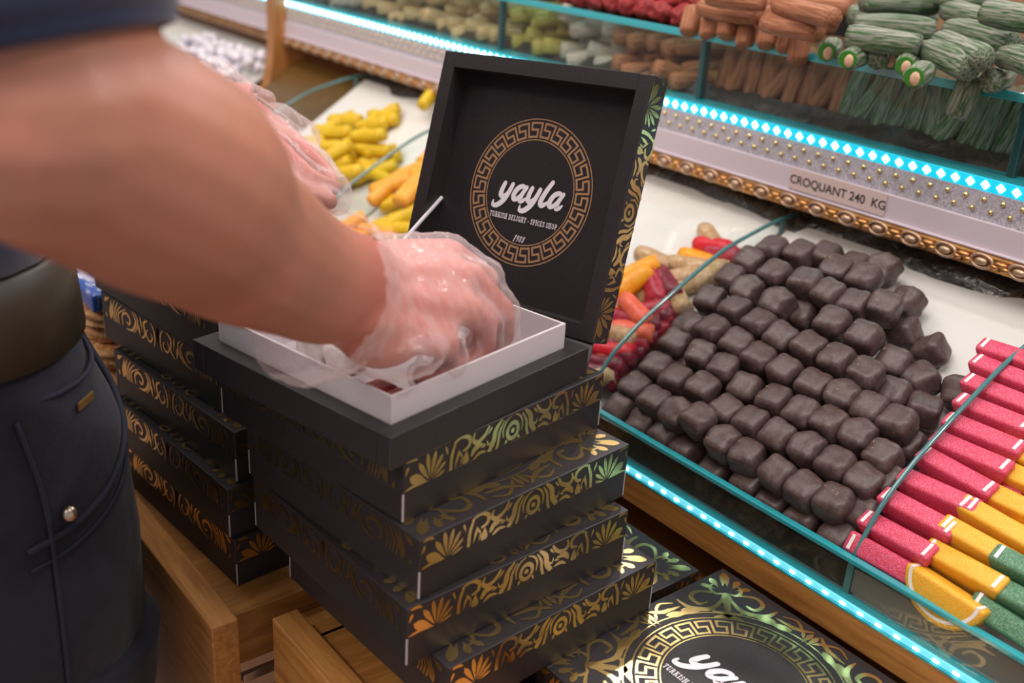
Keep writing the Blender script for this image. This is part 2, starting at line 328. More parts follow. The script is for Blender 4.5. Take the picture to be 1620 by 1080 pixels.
def corner_top():
    d = D2()      # one corner, corner at (0,0), square half-side 1, mirrored about the diagonal
    h = D2(); h.w = .85; d.w = .85
    h.drop((.2, .17), (.05, .05), .08); h.drop((.24, .16), (.2, .035), .07); h.drop((.27, .16), (.33, .04), .06)
    h.ribbon([(.3, .22), (.42, .1), (.52, .12), (.53, .22), (.45, .24)], .045, (.4, .6)); h.ribbon([(.3, .27), (.48, .32), (.62, .22), (.64, .08)], .06, (.2, .2))
    h.drop((.56, .3), (.72, .2), .09); h.drop((.66, .26), (.86, .18), .085); h.ribbon([(.7, .1), (.8, .05), (.88, .1), (.84, .15), (.78, .13)], .03, (.4, .6))
    h.ribbon([(.68, .16), (.86, .13), (.97, .05)], .045, (.2, .2)); h.ribbon([(.33, .36), (.42, .42), (.5, .36), (.46, .3)], .04, (.4, .4))
    h.ribbon([(.4, .48), (.48, .44), (.56, .4)], .05, (.1, .1)); h.ribbon([(.1, .22), (.12, .3), (.2, .32), (.24, .26)], .035)
    h.drop((.965, .19), (.91, .11), .035); h.drop((.98, .235), (.975, .07), .05)
    d.merge(h); d.merge(h, lambda x, y: (y, x)); d.drop((.42, .42), (.24, .24), .1); return d

L, HL, HT, RW = .21, .0235, .0239, .0131
def lid_shell():
    m = MB(); h = L/2
    for sx in (-1, 1): m.box((sx*(h-RW/2), 0, HL/2), (RW, L, HL), bev=.0007)
    for sy in (-1, 1): m.box((0, sy*(h-RW/2), HL/2), (L-2*RW, RW, HL-.0002), bev=.0004)
    m.box((0, 0, HL-.00125), (L-2*RW+.002, L-2*RW+.002, .0025)); return m.mesh('lid', M_black)
def foil_mesh():
    m = MB(); h = L/2+.00025; k = HL*.98; n = 8.9
    va, ac = side(half_vase, True), side(half_acanthus, False); U = L/n
    va.to(m, lambda x, y: (h, -L/2+x*U, y*k), (1, 0, 0)); va.to(m, lambda x, y: (-h, L/2-x*U, y*k), (-1, 0, 0))
    ac.to(m, lambda x, y: (L/2-x*U, -h, y*k), (0, -1, 0)); ac.to(m, lambda x, y: (-L/2+x*U, h, y*k), (0, 1, 0))
    c = corner_top(); t = D2(); g = L/2
    for sx in (-1, 1):
        for sy in (-1, 1): t.merge(c, lambda x, y: (sx*(g-x*g), sy*(g-y*g)))
    t.ring((0, 0), .80*g, .012*g, 96); t.merge(medal_gold(.735*g)); zt = HL+.00025
    t.to(m, lambda x, y: (x, y, zt)); return m.mesh('foil_print', M_foil)
ME_LID = lid_shell(); ME_FOIL = foil_mesh()
_m = MB(); medal_white(.735*L/2).to(_m, lambda x, y: (x, y, HL+.0004)); ME_WORD = _m.mesh('lettering', M_white)
_m = MB(); _m.box((0, 0, HT/2), (L-.0012, L-.0012, HT-.0004), bev=.0006); ME_TRAY = _m.mesh('tray', M_black)
_m = MB()
_m.box((0, 0, HT/2), (.0010, .0010, HT-.003))
ME_WORN = _m.mesh('worn_corner', M_worn)
BH = HL + HT
def worn(b):
    for p, q in ((1, -1), (1, 1), (-1, -1)): link('worn_corner', ME_WORN, b, (p*(L/2-.0007), q*(L/2-.0007), 0))
def gift_box(F, yaw, ztop, label, group=None):
    """F = front corner of the lid, yaw in degrees of the right-hand edge"""
    yw = R(yaw); u = Vector((math.cos(yw), math.sin(yw), 0)); v = Vector((-math.sin(yw), math.cos(yw), 0))
    c = Vector((F[0], F[1], 0)) + (u+v)*L/2; c.z = ztop - BH
    b = thing('gift_box', label, 'box', c, (0, 0, yw-math.pi/2), group)
    link('tray', ME_TRAY, b); worn(b)
    l = link('lid', ME_LID, b, (0, 0, HT)); link('foil_print', ME_FOIL, l); link('lettering', ME_WORD, l, label='white printed lettering')
    return b

# ================================================================== setting
m = MB(); m.box((-1.2, .6, -.02), (6, 5, .04)); m.build('floor', M_floor, kind='structure')
m = MB(); m.box((-1.2, 2.3, 1.4), (6, .06, 2.8)); m.build('wall_back', mat('warm_panel_wall', (.30, .17, .09), .5, col2=(.36, .2, .1), scale=6, stretch=(8, 8, .6)), kind='structure')

# ================================================================== display counter
ctr = thing('display_counter', 'wooden display counter with glass sweet trays, teal light strips and gold trim', 'counter', (-1.0, .66, 0))
CW = Matrix.Translation((1.0, -.66, 0))
def part(mb, name, m, parent=None, smooth=False, **k):
    o = mb.build(name, m, parent or ctr, smooth, **k); o.matrix_parent_inverse = Matrix.Identity(4)
    if parent is None: o.location = (1.0, -.66, 0)
    return o
X0, X1 = -1.60, .10; XM = (X0+X1)/2; XL = X1-X0
# base board, worktop, cabinet
m = MB(); m.box((XM, .677, .9225), (XL, .040, .027), bev=.0012); part(m, 'base_board', wood_x)
m = MB(); m.box((XM-.3, .62, .8505), (XL+.6, .57, .021), bev=.001); part(m, 'worktop', wood_x)
m = MB(); m.box((XM-.3, .66, .42), (XL+.6, .49, .84)); part(m, 'cabinet_body', wood_z)
m = MB(); m.box((XM, .99, .925), (XL, .58, .02)); part(m, 'tray_support', M_dark)
m = MB(); m.box((XM, .83, .888), (XL, .05, .05)); part(m, 'support_rail', wood_x)
# lower light strip on the ledge
def strip(name, y, z, x0, x1, sp, slant, hgt, dw, mt=M_led):
    m = MB(); m.box(((x0+x1)/2, y, z), (x1-x0, .004, hgt), bev=.001); s = part(m, name, mt)
    m = MB(); x = x0+.01
    while x < x1:
        Sh = Matrix.Rotation(slant, 3, 'Y'); m.box((x, y-.0022, z), (dw, .0016, hgt*.46), Sh, .0004); x += sp
    o = m.build('diode', M_diode, s); o['kind'] = 'stuff'; return s
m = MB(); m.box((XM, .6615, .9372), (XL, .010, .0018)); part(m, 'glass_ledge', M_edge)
strip('light_strip', .6600, .9412, X0, X1, .0165, 0, .0056, .0050, M_led2)
# lower front glass with LED glow painted into its edge colour
m = MB(); m.box((XM, .6635, .9605), (XL, .005, .034)); part(m, 'front_pane', M_glass)
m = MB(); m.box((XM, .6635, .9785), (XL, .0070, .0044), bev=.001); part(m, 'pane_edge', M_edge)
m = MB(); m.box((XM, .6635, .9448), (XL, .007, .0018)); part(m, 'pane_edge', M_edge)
# trays and dividers
DIV = [-1.60, -1.265, -.978, -.690, -.373, -.06]
for i, (a, b) in enumerate(zip(DIV, DIV[1:])):
    m = MB(); m.box(tp((a+b)/2, .165, -.003), (b-a-.006, .34, .005), TM, .001); part(m, 'sweet_tray', M_tray)
    m = MB(); m.box(((a+b)/2, .6685, .9585), (b-a-.006, .0022, .022)); part(m, 'tray_lip', mat('crumbed_dark_lining', (.020, .013, .010), .35, col2=(.10, .065, .05), scale=70, dist=1.5, ramp=(.45, .75)) if i == 3 else mat('grey_lining', (.20, .17, .15), .4))
prof = [(.667, .980), (.690, 1.016), (.720, 1.042), (.750, 1.061), (.796, 1.086), (.845, 1.109), (.895, 1.1225), (.935, 1.1305), (.970, 1.1325)]
for x in DIV:
    m = MB(); V = []; E_ = []
    bot = [(.667, .948), (.690, .958), (.720, .977), (.750, .996), (.796, 1.026), (.845, 1.057), (.895, 1.089), (.935, 1.1145), (.970, 1.125)]
    n = len(prof)
    for dx in (-.002, .002):
        for (y, z) in prof: V.append((x+dx, y, z))
        for (y, z) in bot: V.append((x+dx, y, z))
    Fc = []
    for k in range(n-1):
        Fc.append((k, k+1, n+k+1, n+k)); Fc.append((2*n+k, 3*n+k, 3*n+k+1, 2*n+k+1))
    m.add(V, Fc); g = part(m, 'divider_glass', M_glass)
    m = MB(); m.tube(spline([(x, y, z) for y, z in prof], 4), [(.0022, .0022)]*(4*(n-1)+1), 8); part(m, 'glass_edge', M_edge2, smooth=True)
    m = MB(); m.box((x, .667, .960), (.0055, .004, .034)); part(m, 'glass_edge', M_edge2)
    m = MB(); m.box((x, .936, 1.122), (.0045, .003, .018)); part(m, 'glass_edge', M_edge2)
# dark film pushed behind the trays
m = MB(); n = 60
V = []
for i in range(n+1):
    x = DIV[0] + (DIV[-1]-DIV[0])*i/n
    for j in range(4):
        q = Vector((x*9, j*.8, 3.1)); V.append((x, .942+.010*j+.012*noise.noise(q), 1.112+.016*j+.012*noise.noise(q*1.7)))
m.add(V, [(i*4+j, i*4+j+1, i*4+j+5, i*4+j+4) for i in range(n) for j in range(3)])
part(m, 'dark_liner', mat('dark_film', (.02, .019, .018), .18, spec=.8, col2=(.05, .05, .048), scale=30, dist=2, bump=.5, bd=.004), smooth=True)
# upper tier: fascia, trim, studs, strip, glass case
FX0 = -2.6; FXM, FXL = (FX0+X1)/2, X1-FX0
m = MB(); m.box((FXM, .938, 1.1765), (FXL, .016, .026), bev=.0006); part(m, 'fascia_panel', M_fascia)
m = MB(); m.box((FXM, .9405, 1.2025), (FXL, .014, .026)); part(m, 'stud_band', mat('grey_glitter_band', (.30, .28, .33), .4, col2=(.55, .52, .58), scale=700, ramp=(.4, .6)))
m = MB(); m.box((FXM, .9285, 1.1645), (FXL, .004, .0022), bev=.0008); part(m, 'fascia_bead', M_fascia)
m = MB(); x = FX0
while x < X1:
    m.ball((x, .9330, 1.2085), .0026, None, 8, 5); m.ball((x+.009, .9330, 1.1985), .0026, None, 8, 5); x += .0185
o = part(m, 'stud', M_stud, smooth=True); o['kind'] = 'stuff'
m = MB(); m.box((FXM, .934, 1.1555), (FXL, .018, .016), bev=.003); trim = part(m, 'gold_trim', M_gold)
mr = MB(); ring = [(.0105*math.cos(a), 0, .0062*math.sin(a)) for a in [2*math.pi*i/18 for i in range(19)]]
mr.tube(ring, .0016, 6, False); mr.ball((0, -.0005, 0), (.0065, .003, .0036), None, 10, 6); me_r = mr.mesh('rosette', mat('pale_gold_rosette', (.52, .36, .25), .38, .7), True)
mk = MB(); mk.ball((0, 0, .0015), (.007, .0032, .0030), None, 10, 6); mk.ball((-.005, 0, -.002), (.005, .003, .0028), None, 8, 5); mk.ball((.005, 0, -.002), (.005, .003, .0028), None, 8, 5); me_k = mk.mesh('trim_knot', M_gold, True)
x = -1.9
while x < X1-.02:
    link('rosette', me_r, trim, (x, .9245, 1.1555)); link('trim_knot', me_k, trim, (x+.0185, .9245, 1.1555)); x += .037
strip('light_strip', .936, 1.2215, FX0, X1, .0150, R(40), .0125, .0066)
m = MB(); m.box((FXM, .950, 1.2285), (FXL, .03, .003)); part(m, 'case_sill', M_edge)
m = MB(); m.box((FXM, 1.13, 1.222), (FXL, .36, .012)); part(m, 'case_floor', M_dark)
m = MB(); m.box((FXM, .951, 1.2635), (FXL, .005, .067)); part(m, 'case_pane', M_glass)
m = MB(); m.box((FXM, 1.03, 1.3005), (FXL, .165, .006)); part(m, 'case_top', glassmat('green_shelf_glass', (.62, .78, .76), 0))
m = MB(); V = []; n = 150
for i in range(n+1):
    x = FX0+FXL*i/n
    for j in range(5): V.append((x,   .960+.004*j+.004*noise.noise(Vector((x*22, j*.9, 5.1))), 1.2285+.0042*j+.004*noise.noise(Vector((x*15, j, 9)))))
m.add(V, [(i*5+j, i*5+j+1, i*5+j+6, i*5+j+5) for i in range(n) for j in range(4)]); part(m, 'case_liner', mat('case_dark_film', (.012, .011, .011), .35, spec=.4, col2=(.05, .03, .022), scale=40, dist=2, bump=.5, bd=.004), smooth=True)
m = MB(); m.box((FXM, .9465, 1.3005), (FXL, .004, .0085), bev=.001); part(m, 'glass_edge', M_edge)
m = MB(); m.box((FXM, 1.32, 1.26), (FXL, .02, .09)); part(m, 'case_back', M_dark)
m = MB(); m.box((FXM, 1.14, 1.18), (FXL, .34, .07)); part(m, 'case_base', wood_x)
for x in (-1.225, -.845, -.462, -.08):
    m = MB(); m.box((x, .952, 1.2635), (.008, .009, .067), bev=.001); part(m, 'glass_post', mat('dark_green_glass', (.012, .06, .065), .1, coat=.5))
    m = MB(); m.box((x, 1.03, 1.2635), (.004, .15, .067)); part(m, 'case_divider', M_glass)
# price strip
m = MB(); a = at(1258, 268, 1, .9295); b = at(1392, 340, 1, .9295); lw = .118
lc = Vector((-.626, .9290, 1.1785))
m.box(lc, (lw, .0012, .0225), bev=.0003); part(m, 'price_strip', mat('cream_card', (.60, .47, .45), .5), label='cream price strip')
fc = bpy.data.curves.new('txt', 'FONT'); fc.body = 'CROQUANT 240  KG'; fc.align_x = 'CENTER'; fc.align_y = 'CENTER'; fc.size = .0125; fc.offset = .00022
fo = bpy.data.objects.new('txt', fc); COL.objects.link(fo); bpy.context.view_layer.update()
tm = bpy.data.meshes.new_from_object(fo.evaluated_get(bpy.context.evaluated_depsgraph_get())); bpy.data.objects.remove(fo)
tm.transform(Matrix.Translation(lc + Vector((.001, -.0008, -.001))) @ Matrix.Rotation(math.pi/2, 4, 'X')); tm.materials.clear(); tm.materials.append(mat('black_ink', (.03, .02, .025), .6))
o = link('price_lettering', tm, ctr, (1.0, -.66, 0), label='black printed price lettering')
# wooden end panel with curved front edge, and the next bay behind it
pe = [(.84, .90), (.862, .98), (.879, 1.041), (.896, 1.08), (.905, 1.126), (.908, 1.16), (.908, 1.22), (.908, 1.6)]
m = MB(); V = []; n = len(pe)
for dx in (-.014, .014):
    for y, z in pe: V.append((-1.858+dx, y, z))
    for y, z in pe: V.append((-1.858+dx, 1.34, z))
Fc = []
for k in range(n-1):
    Fc += [(k, k+1, n+k+1, n+k), (2*n+k, 3*n+k, 3*n+k+1, 2*n+k+1), (k, 2*n+k, 2*n+k+1, k+1)]
Fc += [(n-1, 3*n-1, 4*n-1, 2*n-1)]
m.add(V, Fc); part(m, 'end_panel', wood_z)
m = MB(); m.box(tp(-1.722, .165, -.012), (.235, .34, .012), TM); part(m, 'slope_board', wood('dark_oak', (.085, .042, .008), (.15, .075, .016), (16, 1.2, 16)))
m = MB(); m.box(tp(-2.25, .165, -.003), (.75, .34, .005), TM); part(m, 'sweet_tray', M_tray)
m = MB(); m.box((-2.25, .80, .88), (.75, .2, .09)); part(m, 'support_rail', wood_x)
m = MB(); m.box((-2.25, .99, 1.04), (.75, .02, .22)); part(m, 'back_board', wood_z)
# plastic film lying in the tray
def film(x0, x1, s0, s1, h):
    m = MB(); nx, ns = 34, 34; V = []
    for i in range(nx+1):
        for j in range(ns+1):
            x = x0+(x1-x0)*i/nx; s = s0+(s1-s0)*j/ns; q = Vector((x*14, s*14, 1.3)); V.append(tp(x, s, h+.012*abs(noise.noise(q))+.005*noise.noise(q*2.6)+.003))
    m.add(V, [(i*(ns+1)+j, i*(ns+1)+j+1, (i+1)*(ns+1)+j+1, (i+1)*(ns+1)+j) for i in range(nx) for j in range(ns)])
    return m
o = film(-.965, -.70, .12, .315, .002).build('plastic_sheet', M_film, None, True, label='crumpled clear plastic sheet lying in the white tray behind the open lid', cat='plastic sheet')
# drawers
def drawer(x0, x1, yf, depth, ztop, drop, hgt):
    d = MB(); d.box(((x0+x1)/2, yf+.0115, ztop-hgt/2), (x1-x0, .023, hgt), bev=.0015); fr = part(d, 'drawer', wood_x)
    for x in (x0+.03, x1-.03):
        q = MB(); q.box((x, yf+.023+depth/2, ztop-drop-.026), (.018, depth, .052), bev=.001); o = q.build('drawer_side', wood_y, fr)
        for zz in (.05, .075):
            q = MB(); q.box((x+.014 if x > (x0+x1)/2 else x-.014, yf+.03+depth/2, ztop-drop-zz-.012), (.006, depth, .008), bev=.0008); q.build('slide_rail', M_steel, fr, label='steel slide rail')
    q = MB(); q.box(((x0+x1)/2, yf+.023+depth/2, ztop-drop-.004), (x1-x0-.07, depth, .008)); q.build('drawer_board', wood_y, fr)
    return fr
ZD = .8975
drawer(-1.28, -.663, .2585, .30, ZD, .0125, .175)
drawer(-.655, -.05, .306, .10, .893, .004, .175)
print('counter done')

# ================================================================== boxes
ZA = CH-.3009
FR = {'A': (-.5006, .318, 101.88), 'B': (-.506, .3319, 99.43), 'C': (-.4834, .331, 96.16), 'D': (-.4799, .3201, 92.57), 'E': (-.4621, .3432, 93.38)}
for i, (k, lab) in enumerate((('B', 'closed black gift box with gold scrollwork directly under the open box'), ('C', 'closed black gold-patterned gift box, third down the tall stack'),
                ('D', 'closed black gold-patterned gift box, fourth down the tall stack'), ('E', 'closed black gold-patterned gift box, fifth down, above the flat medallion box'))):
    x, y, a = FR[k]; gift_box((x, y), a, ZA-BH*(i+1), lab)
zJ = ZA-BH*5
gift_box((-.270, .438), 90.0, zJ, 'closed black gift box lying flat by the counter, round gold medallion showing')
gift_box((-.4875, .418), 90.5, zJ, 'closed black gift box at the very bottom of the tall stack')
zI = CH-.5176
back = [('closed black gift box with gold pattern, lowest of the rear stack on the drawer', -.7175, .3047, 94.5), ('closed black gift box, second from the bottom of the rear stack', -.7215, .3021, 95.0),
        ('closed black gift box, middle of the rear stack beside the open box', -.727, .3128, 96.7), ('closed black gift box, second from the top of the rear stack', -.757, .318, 97.5), ('closed black gift box, topmost of the rear stack below the forearm', -.768, .315, 97.0)]
for i, (lab, x, y, a) in enumerate(back): gift_box((x, y), a, zI+BH*i, lab)
# open box A
x, y, a = FR['A']; yw = R(a); u = Vector((math.cos(yw), math.sin(yw), 0)); v = Vector((-math.sin(yw), math.cos(yw), 0))
cA = Vector((x, y, 0)) + (u+v)*L/2; cA.z = ZA-BH
A = thing('gift_box', 'open black gift box with raised lid printed with a round bronze medallion', 'box', cA, (0, 0, yw-math.pi/2))
bpy.context.view_layer.update()
m = MB(); h = L/2
for s in (-1, 1):
    m.box((s*(h-RW/2), 0, HT/2), (RW, L, HT), bev=.0007); m.box((0, s*(h-RW/2), HT/2), (L-2*RW, RW, HT-.0002), bev=.0004)
m.box((0, 0, .001), (L-2*RW, L-2*RW, .002)); m.build('tray', M_black, A); worn(A)
Rl = Matrix(((-.9693, -.1211, -.2141), (-.2413, .2997, .9230), (-.0476, .9463, -.3198)))
av, dv, nb = Rl.col[0].copy(), Rl.col[1].copy(), Rl.col[2].copy()      # along hinge, up the lid, away from viewer
o0 = Vector((-.5535, .5351, 1.1224)); ctrl = o0 + av*L/2 + dv*L/2
W = Matrix((-av, -dv, nb)).transposed().to_4x4(); W.translation = ctrl
lid = link('lid', ME_LID, A); lid.matrix_parent_inverse = Matrix.Identity(4); lid.matrix_basis = A.matrix_world.inverted() @ W
link('foil_print', ME_FOIL, lid)
zi = HL-.0027
m = MB(); medal_gold(.0618).to(m, lambda x, y: (x, -y, zi), (0, 0, -1)); m.build('medallion_print', M_bronze, lid, label='bronze Greek key ring print')
m = MB(); medal_white(.0618).to(m, lambda x, y: (x, -y, zi-.0002), (0, 0, -1)); m.build('lettering', M_white, lid, label='white printed lettering')
# hinge flap, white stay ribbon
Ai = A.matrix_world.inverted()
p1 = W @ Vector((-L/2+RW+.0005, .02, HL-.004)); p2 = cA + Vector((0, 0, HT+.004)) + v*.09 + u*.045
m = MB(); m.tube([Ai @ p1, Ai @ p2], [(.0028, .0018)]*2, 8); m.build('lid_stay', mat('white_ribbon', (.75, .72, .78), .6), A, label='white ribbon stay')
m = MB(); hb = [o0+nb*.002, o0+av*L+nb*.002]; q = [cA+u*L/2-v*L/2+Vector((0, 0, HT*.3)), cA+u*L/2+v*L/2+Vector((0, 0, HT*.3))]
V = [hb[0], hb[1], q[1], q[0]]; V = [Ai @ p for p in V]; off = Ai.to_3x3() @ (u*.0012); m.add(V+[p+off for p in V], [(0, 1, 2, 3), (7, 6, 5, 4), (0, 4, 5, 1), (2, 6, 7, 3), (1, 5, 6, 2), (0, 3, 7, 4)])
m.build('hinge_flap', M_black, A)
# white inner tray
IN = .0912; ti = thing('card_tray', 'white cardboard tray sitting inside the open black box', 'tray', cA+Vector((0, 0, .0022)), (0, 0, yw-math.pi/2))
hh = HT+.0195-.0022; m = MB()
for s in (-1, 1): m.box((s*(IN-.0011), 0, hh/2), (.0022, 2*IN, hh), bev=.0004); m.box((0, s*(IN-.0011), hh/2), (2*IN-.0044, .0022, hh-.0003), bev=.0004)
m.build('wall', M_card, ti); m = MB(); m.box((0, 0, .001), (2*IN-.0044, 2*IN-.0044, .002)); m.build('tray_floor', M_card, ti)
print('boxes done')

# ================================================================== sweets
def rounded_cube(seed, sz=(1, 1, 1), bumpy=.05, p=4.2):
    bm = bmesh.new(); bmesh.ops.create_cube(bm, size=2); bmesh.ops.subdivide_edges(bm, edges=bm.edges[:], cuts=7, use_grid_fill=True)
    for q in bm.verts:
        c = q.co; r = (abs(c.x)**p+abs(c.y)**p+abs(c.z)**p)**(1/p); c = c/r
        k = 1+bumpy*noise.noise(c*1.3+Vector((seed*7.1, 0, 0)))*2+bumpy*.5*noise.noise(c*3.4+Vector((0, seed*3.3, 0)))
        q.co = Vector((c.x*sz[0]*k, c.y*sz[1]*k, c.z*sz[2]*k))*.5
    mm = MB(); bm.verts.index_update(); mm.v = [tuple(q.co) for q in bm.verts]; mm.f = [tuple(a.index for a in f.verts) for f in bm.faces]; bm.free(); return mm
M_choc = mat('dark_chocolate', (.072, .042, .038), .42, spec=.5, col2=(.125, .080, .077), scale=260, ramp=(.40, .75), bump=.3, bd=.0008)
M_crumb = mat('nut_crumb', (.42, .26, .12), .7)
CS = .0292
CH_ME = [rounded_cube(i, (CS, CS, CS*.92), .045+.02*(i % 3)).mesh('chocolate', M_choc, True) for i in range(7)]
_m = MB()
for i in range(9):
    a = random.uniform(0, 6.28); rr = random.uniform(.2, 1)*CS*.42; _m.box((rr*math.cos(a), rr*math.sin(a), CS*.43), (.0012, .0009, .0008), Matrix.Rotation(a, 3, 'Z'))
ME_CRUMB = _m.mesh('nut_crumbs', M_crumb)
rows = [  # pixel columns of the pile read row by row, from the heap's top to the front glass: (px, py, height above tray)
 [(1223, 398, .040), (1267, 405, .040), (1307, 407, .034), (1350, 424, .03), (1397, 427, .028)],
 [(1187, 416, .042), (1227, 437, .050), (1275, 450, .056), (1323, 430, .044), (1368, 443, .048), (1435, 480, .024)],
 [(1158, 443, .040), (1183, 462, .050), (1230, 482, .056), (1313, 468, .054), (1353, 485, .050), (1400, 488, .052)],
 [(1125, 477, .040), (1165, 493, .048), (1203, 515, .052), (1267, 500, .036), (1318, 513, .056), (1367, 535, .056), (1430, 528, .022)],
 [(1093, 518, .034), (1130, 525, .046), (1167, 547, .048), (1237, 537, .052), (1280, 553, .054), (1473, 556, .016)],
 [(1071, 545, .032), (1111, 565, .042), (1147, 587, .046), (1202, 570, .048), (1242, 590, .052), (1325, 573, .056), (1370, 595, .056), (1413, 575, .034), (1457, 602, .026)],
 [(1040, 584, .032), (1071, 604, .040), (1113, 617, .046), (1180, 617, .046), (1227, 637, .048), (1287, 613, .052), (1333, 630, .052), (1413, 625, .032), (1460, 650, .024)],
 [(1007, 616, .030), (1036, 638, .038), (1071, 656, .044), (1107, 667, .050), (1150, 653, .044), (1190, 672, .046), (1270, 657, .050), (1313, 673, .050), (1377, 650, .048), (1420, 672, .046)],
 [(982, 649, .026), (1018, 673, .036), (1056, 691, .038), (1089, 713, .038), (1145, 702, .044), (1233, 693, .048), (1357, 693, .048), (1397, 727, .044), (1436, 708, .022)],
 [(1133, 747, .034), (1184, 724, .042), (1231, 751, .044), (1277, 714, .048), (1323, 738, .046), (1367, 765, .042), (1404, 762, .034)],
 [(1187, 767, .034), (1225, 797, .030), (1273, 777, .042), (1320, 797, .042), (1365, 815, .030)],
 [(1273, 822, .034), (1327, 850, .034)]]
num = ['first', 'second', 'third', 'fourth', 'fifth', 'sixth', 'seventh', 'eighth', 'ninth', 'tenth', 'eleventh', 'twelfth']
def nth(n): return '%d%s' % (n, 'th' if 10 < n % 100 < 14 else {1: 'st', 2: 'nd', 3: 'rd'}.get(n % 10, 'th'))
def rank(group, text):
    L_ = sorted([o for o in COL.objects if o.get('group') == group], key=lambda o: (o.location-CO).dot(CR)/(o.location-CO).dot(CF))
    for i, o in enumerate(L_): o['label'] = text % nth(i+1)
def sweet(name, me, loc, rot, label, cat, group): return link(name, me, None, loc, rot, label, cat, group)
def jit(a): return Matrix.Rotation(random.uniform(-a, a), 3, 'Z') @ Matrix.Rotation(random.uniform(-a, a), 3, 'X') @ Matrix.Rotation(random.uniform(-a, a), 3, 'Y')
tops = []
for i, row in enumerate(rows):
    for j, (px, py, h) in enumerate(row):
        hh_ = h-.004; p = tray_px(px, py, hh_)
        while p.y < .684 and hh_ > .014: hh_ -= .001; p = tray_px(px, py, hh_)
        h = hh_+.004; tops.append((p, h))
        fl = h < .03 and i < 8
        o = sweet('chocolate', CH_ME[random.randrange(7)], p, TM @ jit(.5 if fl else .16),
              'dark chocolate cube, %s from the left in the %s row down from the heap top' % (num[j], num[i]), 'chocolate', 'dark chocolate cubes heaped in the tray')
        if random.random() < .4: link('nut_crumbs', ME_CRUMB, o, label='pale nut crumbs')
p = tray_px(1520, 622, .012); sweet('chocolate', CH_ME[2], p, TM @ jit(.4), 'dark chocolate piece alone against the right glass divider', 'chocolate', 'dark chocolate cubes heaped in the tray')
# lower layer carrying the heap, seen in the gaps
for ix in range(12):
    for iy in range(11):
        x = -.672+ix*.0272; s = .030+iy*.0272; q = tp(x, s, 0)
        near = [h for p, h in tops if abs(p.x-x) < .03 and abs((p-tp(x, s, h)).dot(ES)) < .03]
        if len(near) >= 3 and min(near) > .028:
            o = sweet('chocolate', CH_ME[(ix+iy) % 7], tp(x, s, .0125), TM @ jit(.12), 'dark chocolate cube buried in the lower layer of the heap', 'chocolate', 'chocolate cubes buried under the heap')
# pieces already laid in the card tray
M_rose = mat('rose_delight', (.20, .015, .02), .45, sss=.2, col2=(.34, .06, .06), scale=150); M_coc = mat('coconut_white', (.80, .74, .70), .8, col2=(.7, .64, .6), scale=200, bump=.5)
for k, (px, py, c) in enumerate([(598, 606, 'rose'), (636, 620, 'rose'), (545, 535, 'white'), (500, 520, 'white'), (690, 590, 'rose')]):
    p = at(px, py, 2, cA.z+.030)
    link('delight_cube', rounded_cube(150+k, (.026, .026, .024), .06, 4).mesh('delight_cube', M_rose if c == 'rose' else M_coc, True), None, (p.x, p.y, cA.z+.0022+.002+.0125), (0, 0, yw+.1*k),
         ['dark red sweet nearest the front corner of the white tray', 'dark red sweet beside the corner piece, under the cuff', 'white coated sweet under the wrist', 'white coated sweet left of the wrist in the white tray', 'dark red sweet under the gloved fingertips'][k], 'sweet', 'sweets in the card tray')
# sugared jelly slices
def jelly_mats(nm, c, c2):
    return mat(nm, c, .45, sss=.35, sssr=(.006, .003, .002), col2=c2, tex='voronoi', scale=1500, ramp=(.36, .64), bump=.5, bd=.0006)
JM = {'pink': (.60, .006, .045), 'yellow': (.80, .36, .006), 'green': (.012, .115, .035)}
JM2 = {'pink': (.76, .14, .24), 'yellow': (.90, .52, .06), 'green': (.16, .32, .20)}
def slice_mesh(col, Rr=.0335, th=.0170):
    bm = bmesh.new(); n = 18; pts = [(Rr*math.cos(a), -Rr*.92*math.sin(a)) for a in [math.pi*i/n for i in range(n+1)]]
    v = [bm.verts.new((x, -th/2, z)) for x, z in pts]; f = bm.faces.new(v); r = bmesh.ops.extrude_face_region(bm, geom=[f])
    bmesh.ops.translate(bm, verts=[g for g in r['geom'] if isinstance(g, bmesh.types.BMVert)], vec=(0, th, 0))
    sharp = [e for e in bm.edges if len(e.link_faces) == 2 and e.calc_face_angle(0) > .6]
    bmesh.ops.bevel(bm, geom=sharp, offset=.0028, segments=3, affect='EDGES', profile=.5)
    bmesh.ops.recalc_face_normals(bm, faces=bm.faces[:]); m_ = bpy.data.meshes.new('jelly_slice'); bm.to_mesh(m_); bm.free()
    m_.materials.append(jelly_mats('%s_jelly' % col, JM[col], JM2[col])); m_.polygons.foreach_set('use_smooth', [True]*len(m_.polygons)); return m_
def pith_mesh(Rr=.0335, th=.0170, face=False):
    m = MB(); n = 20; V = []
    for i in range(n+1):
        a = math.pi*i/n
        for r in (.80*Rr, .88*Rr):
            for y in ((-th/2-.0002, th/2+.0002) if face else (-th/2+.0022, th/2-.0022)): V.append((r*math.cos(a), y, -r*.9*math.sin(a)+.0004*(1 if i in (0, n) else 0)))
    F_ = []
    for i in range(n):
        k = 4*i; F_ += [(k, k+1, k+5, k+4), (k+2, k+6, k+7, k+3), (k, k+4, k+6, k+2), (k+1, k+3, k+7, k+5)]
    F_ += [(0, 2, 3, 1), (4*n, 4*n+1, 4*n+3, 4*n+2)]; m.add(V, F_); return m.mesh('white_rind', mat('white_sugar_rind', (.86, .80, .78), .6))
PITH = pith_mesh(); PITHF = pith_mesh(face=True); SL = {c: slice_mesh(c) for c in JM}
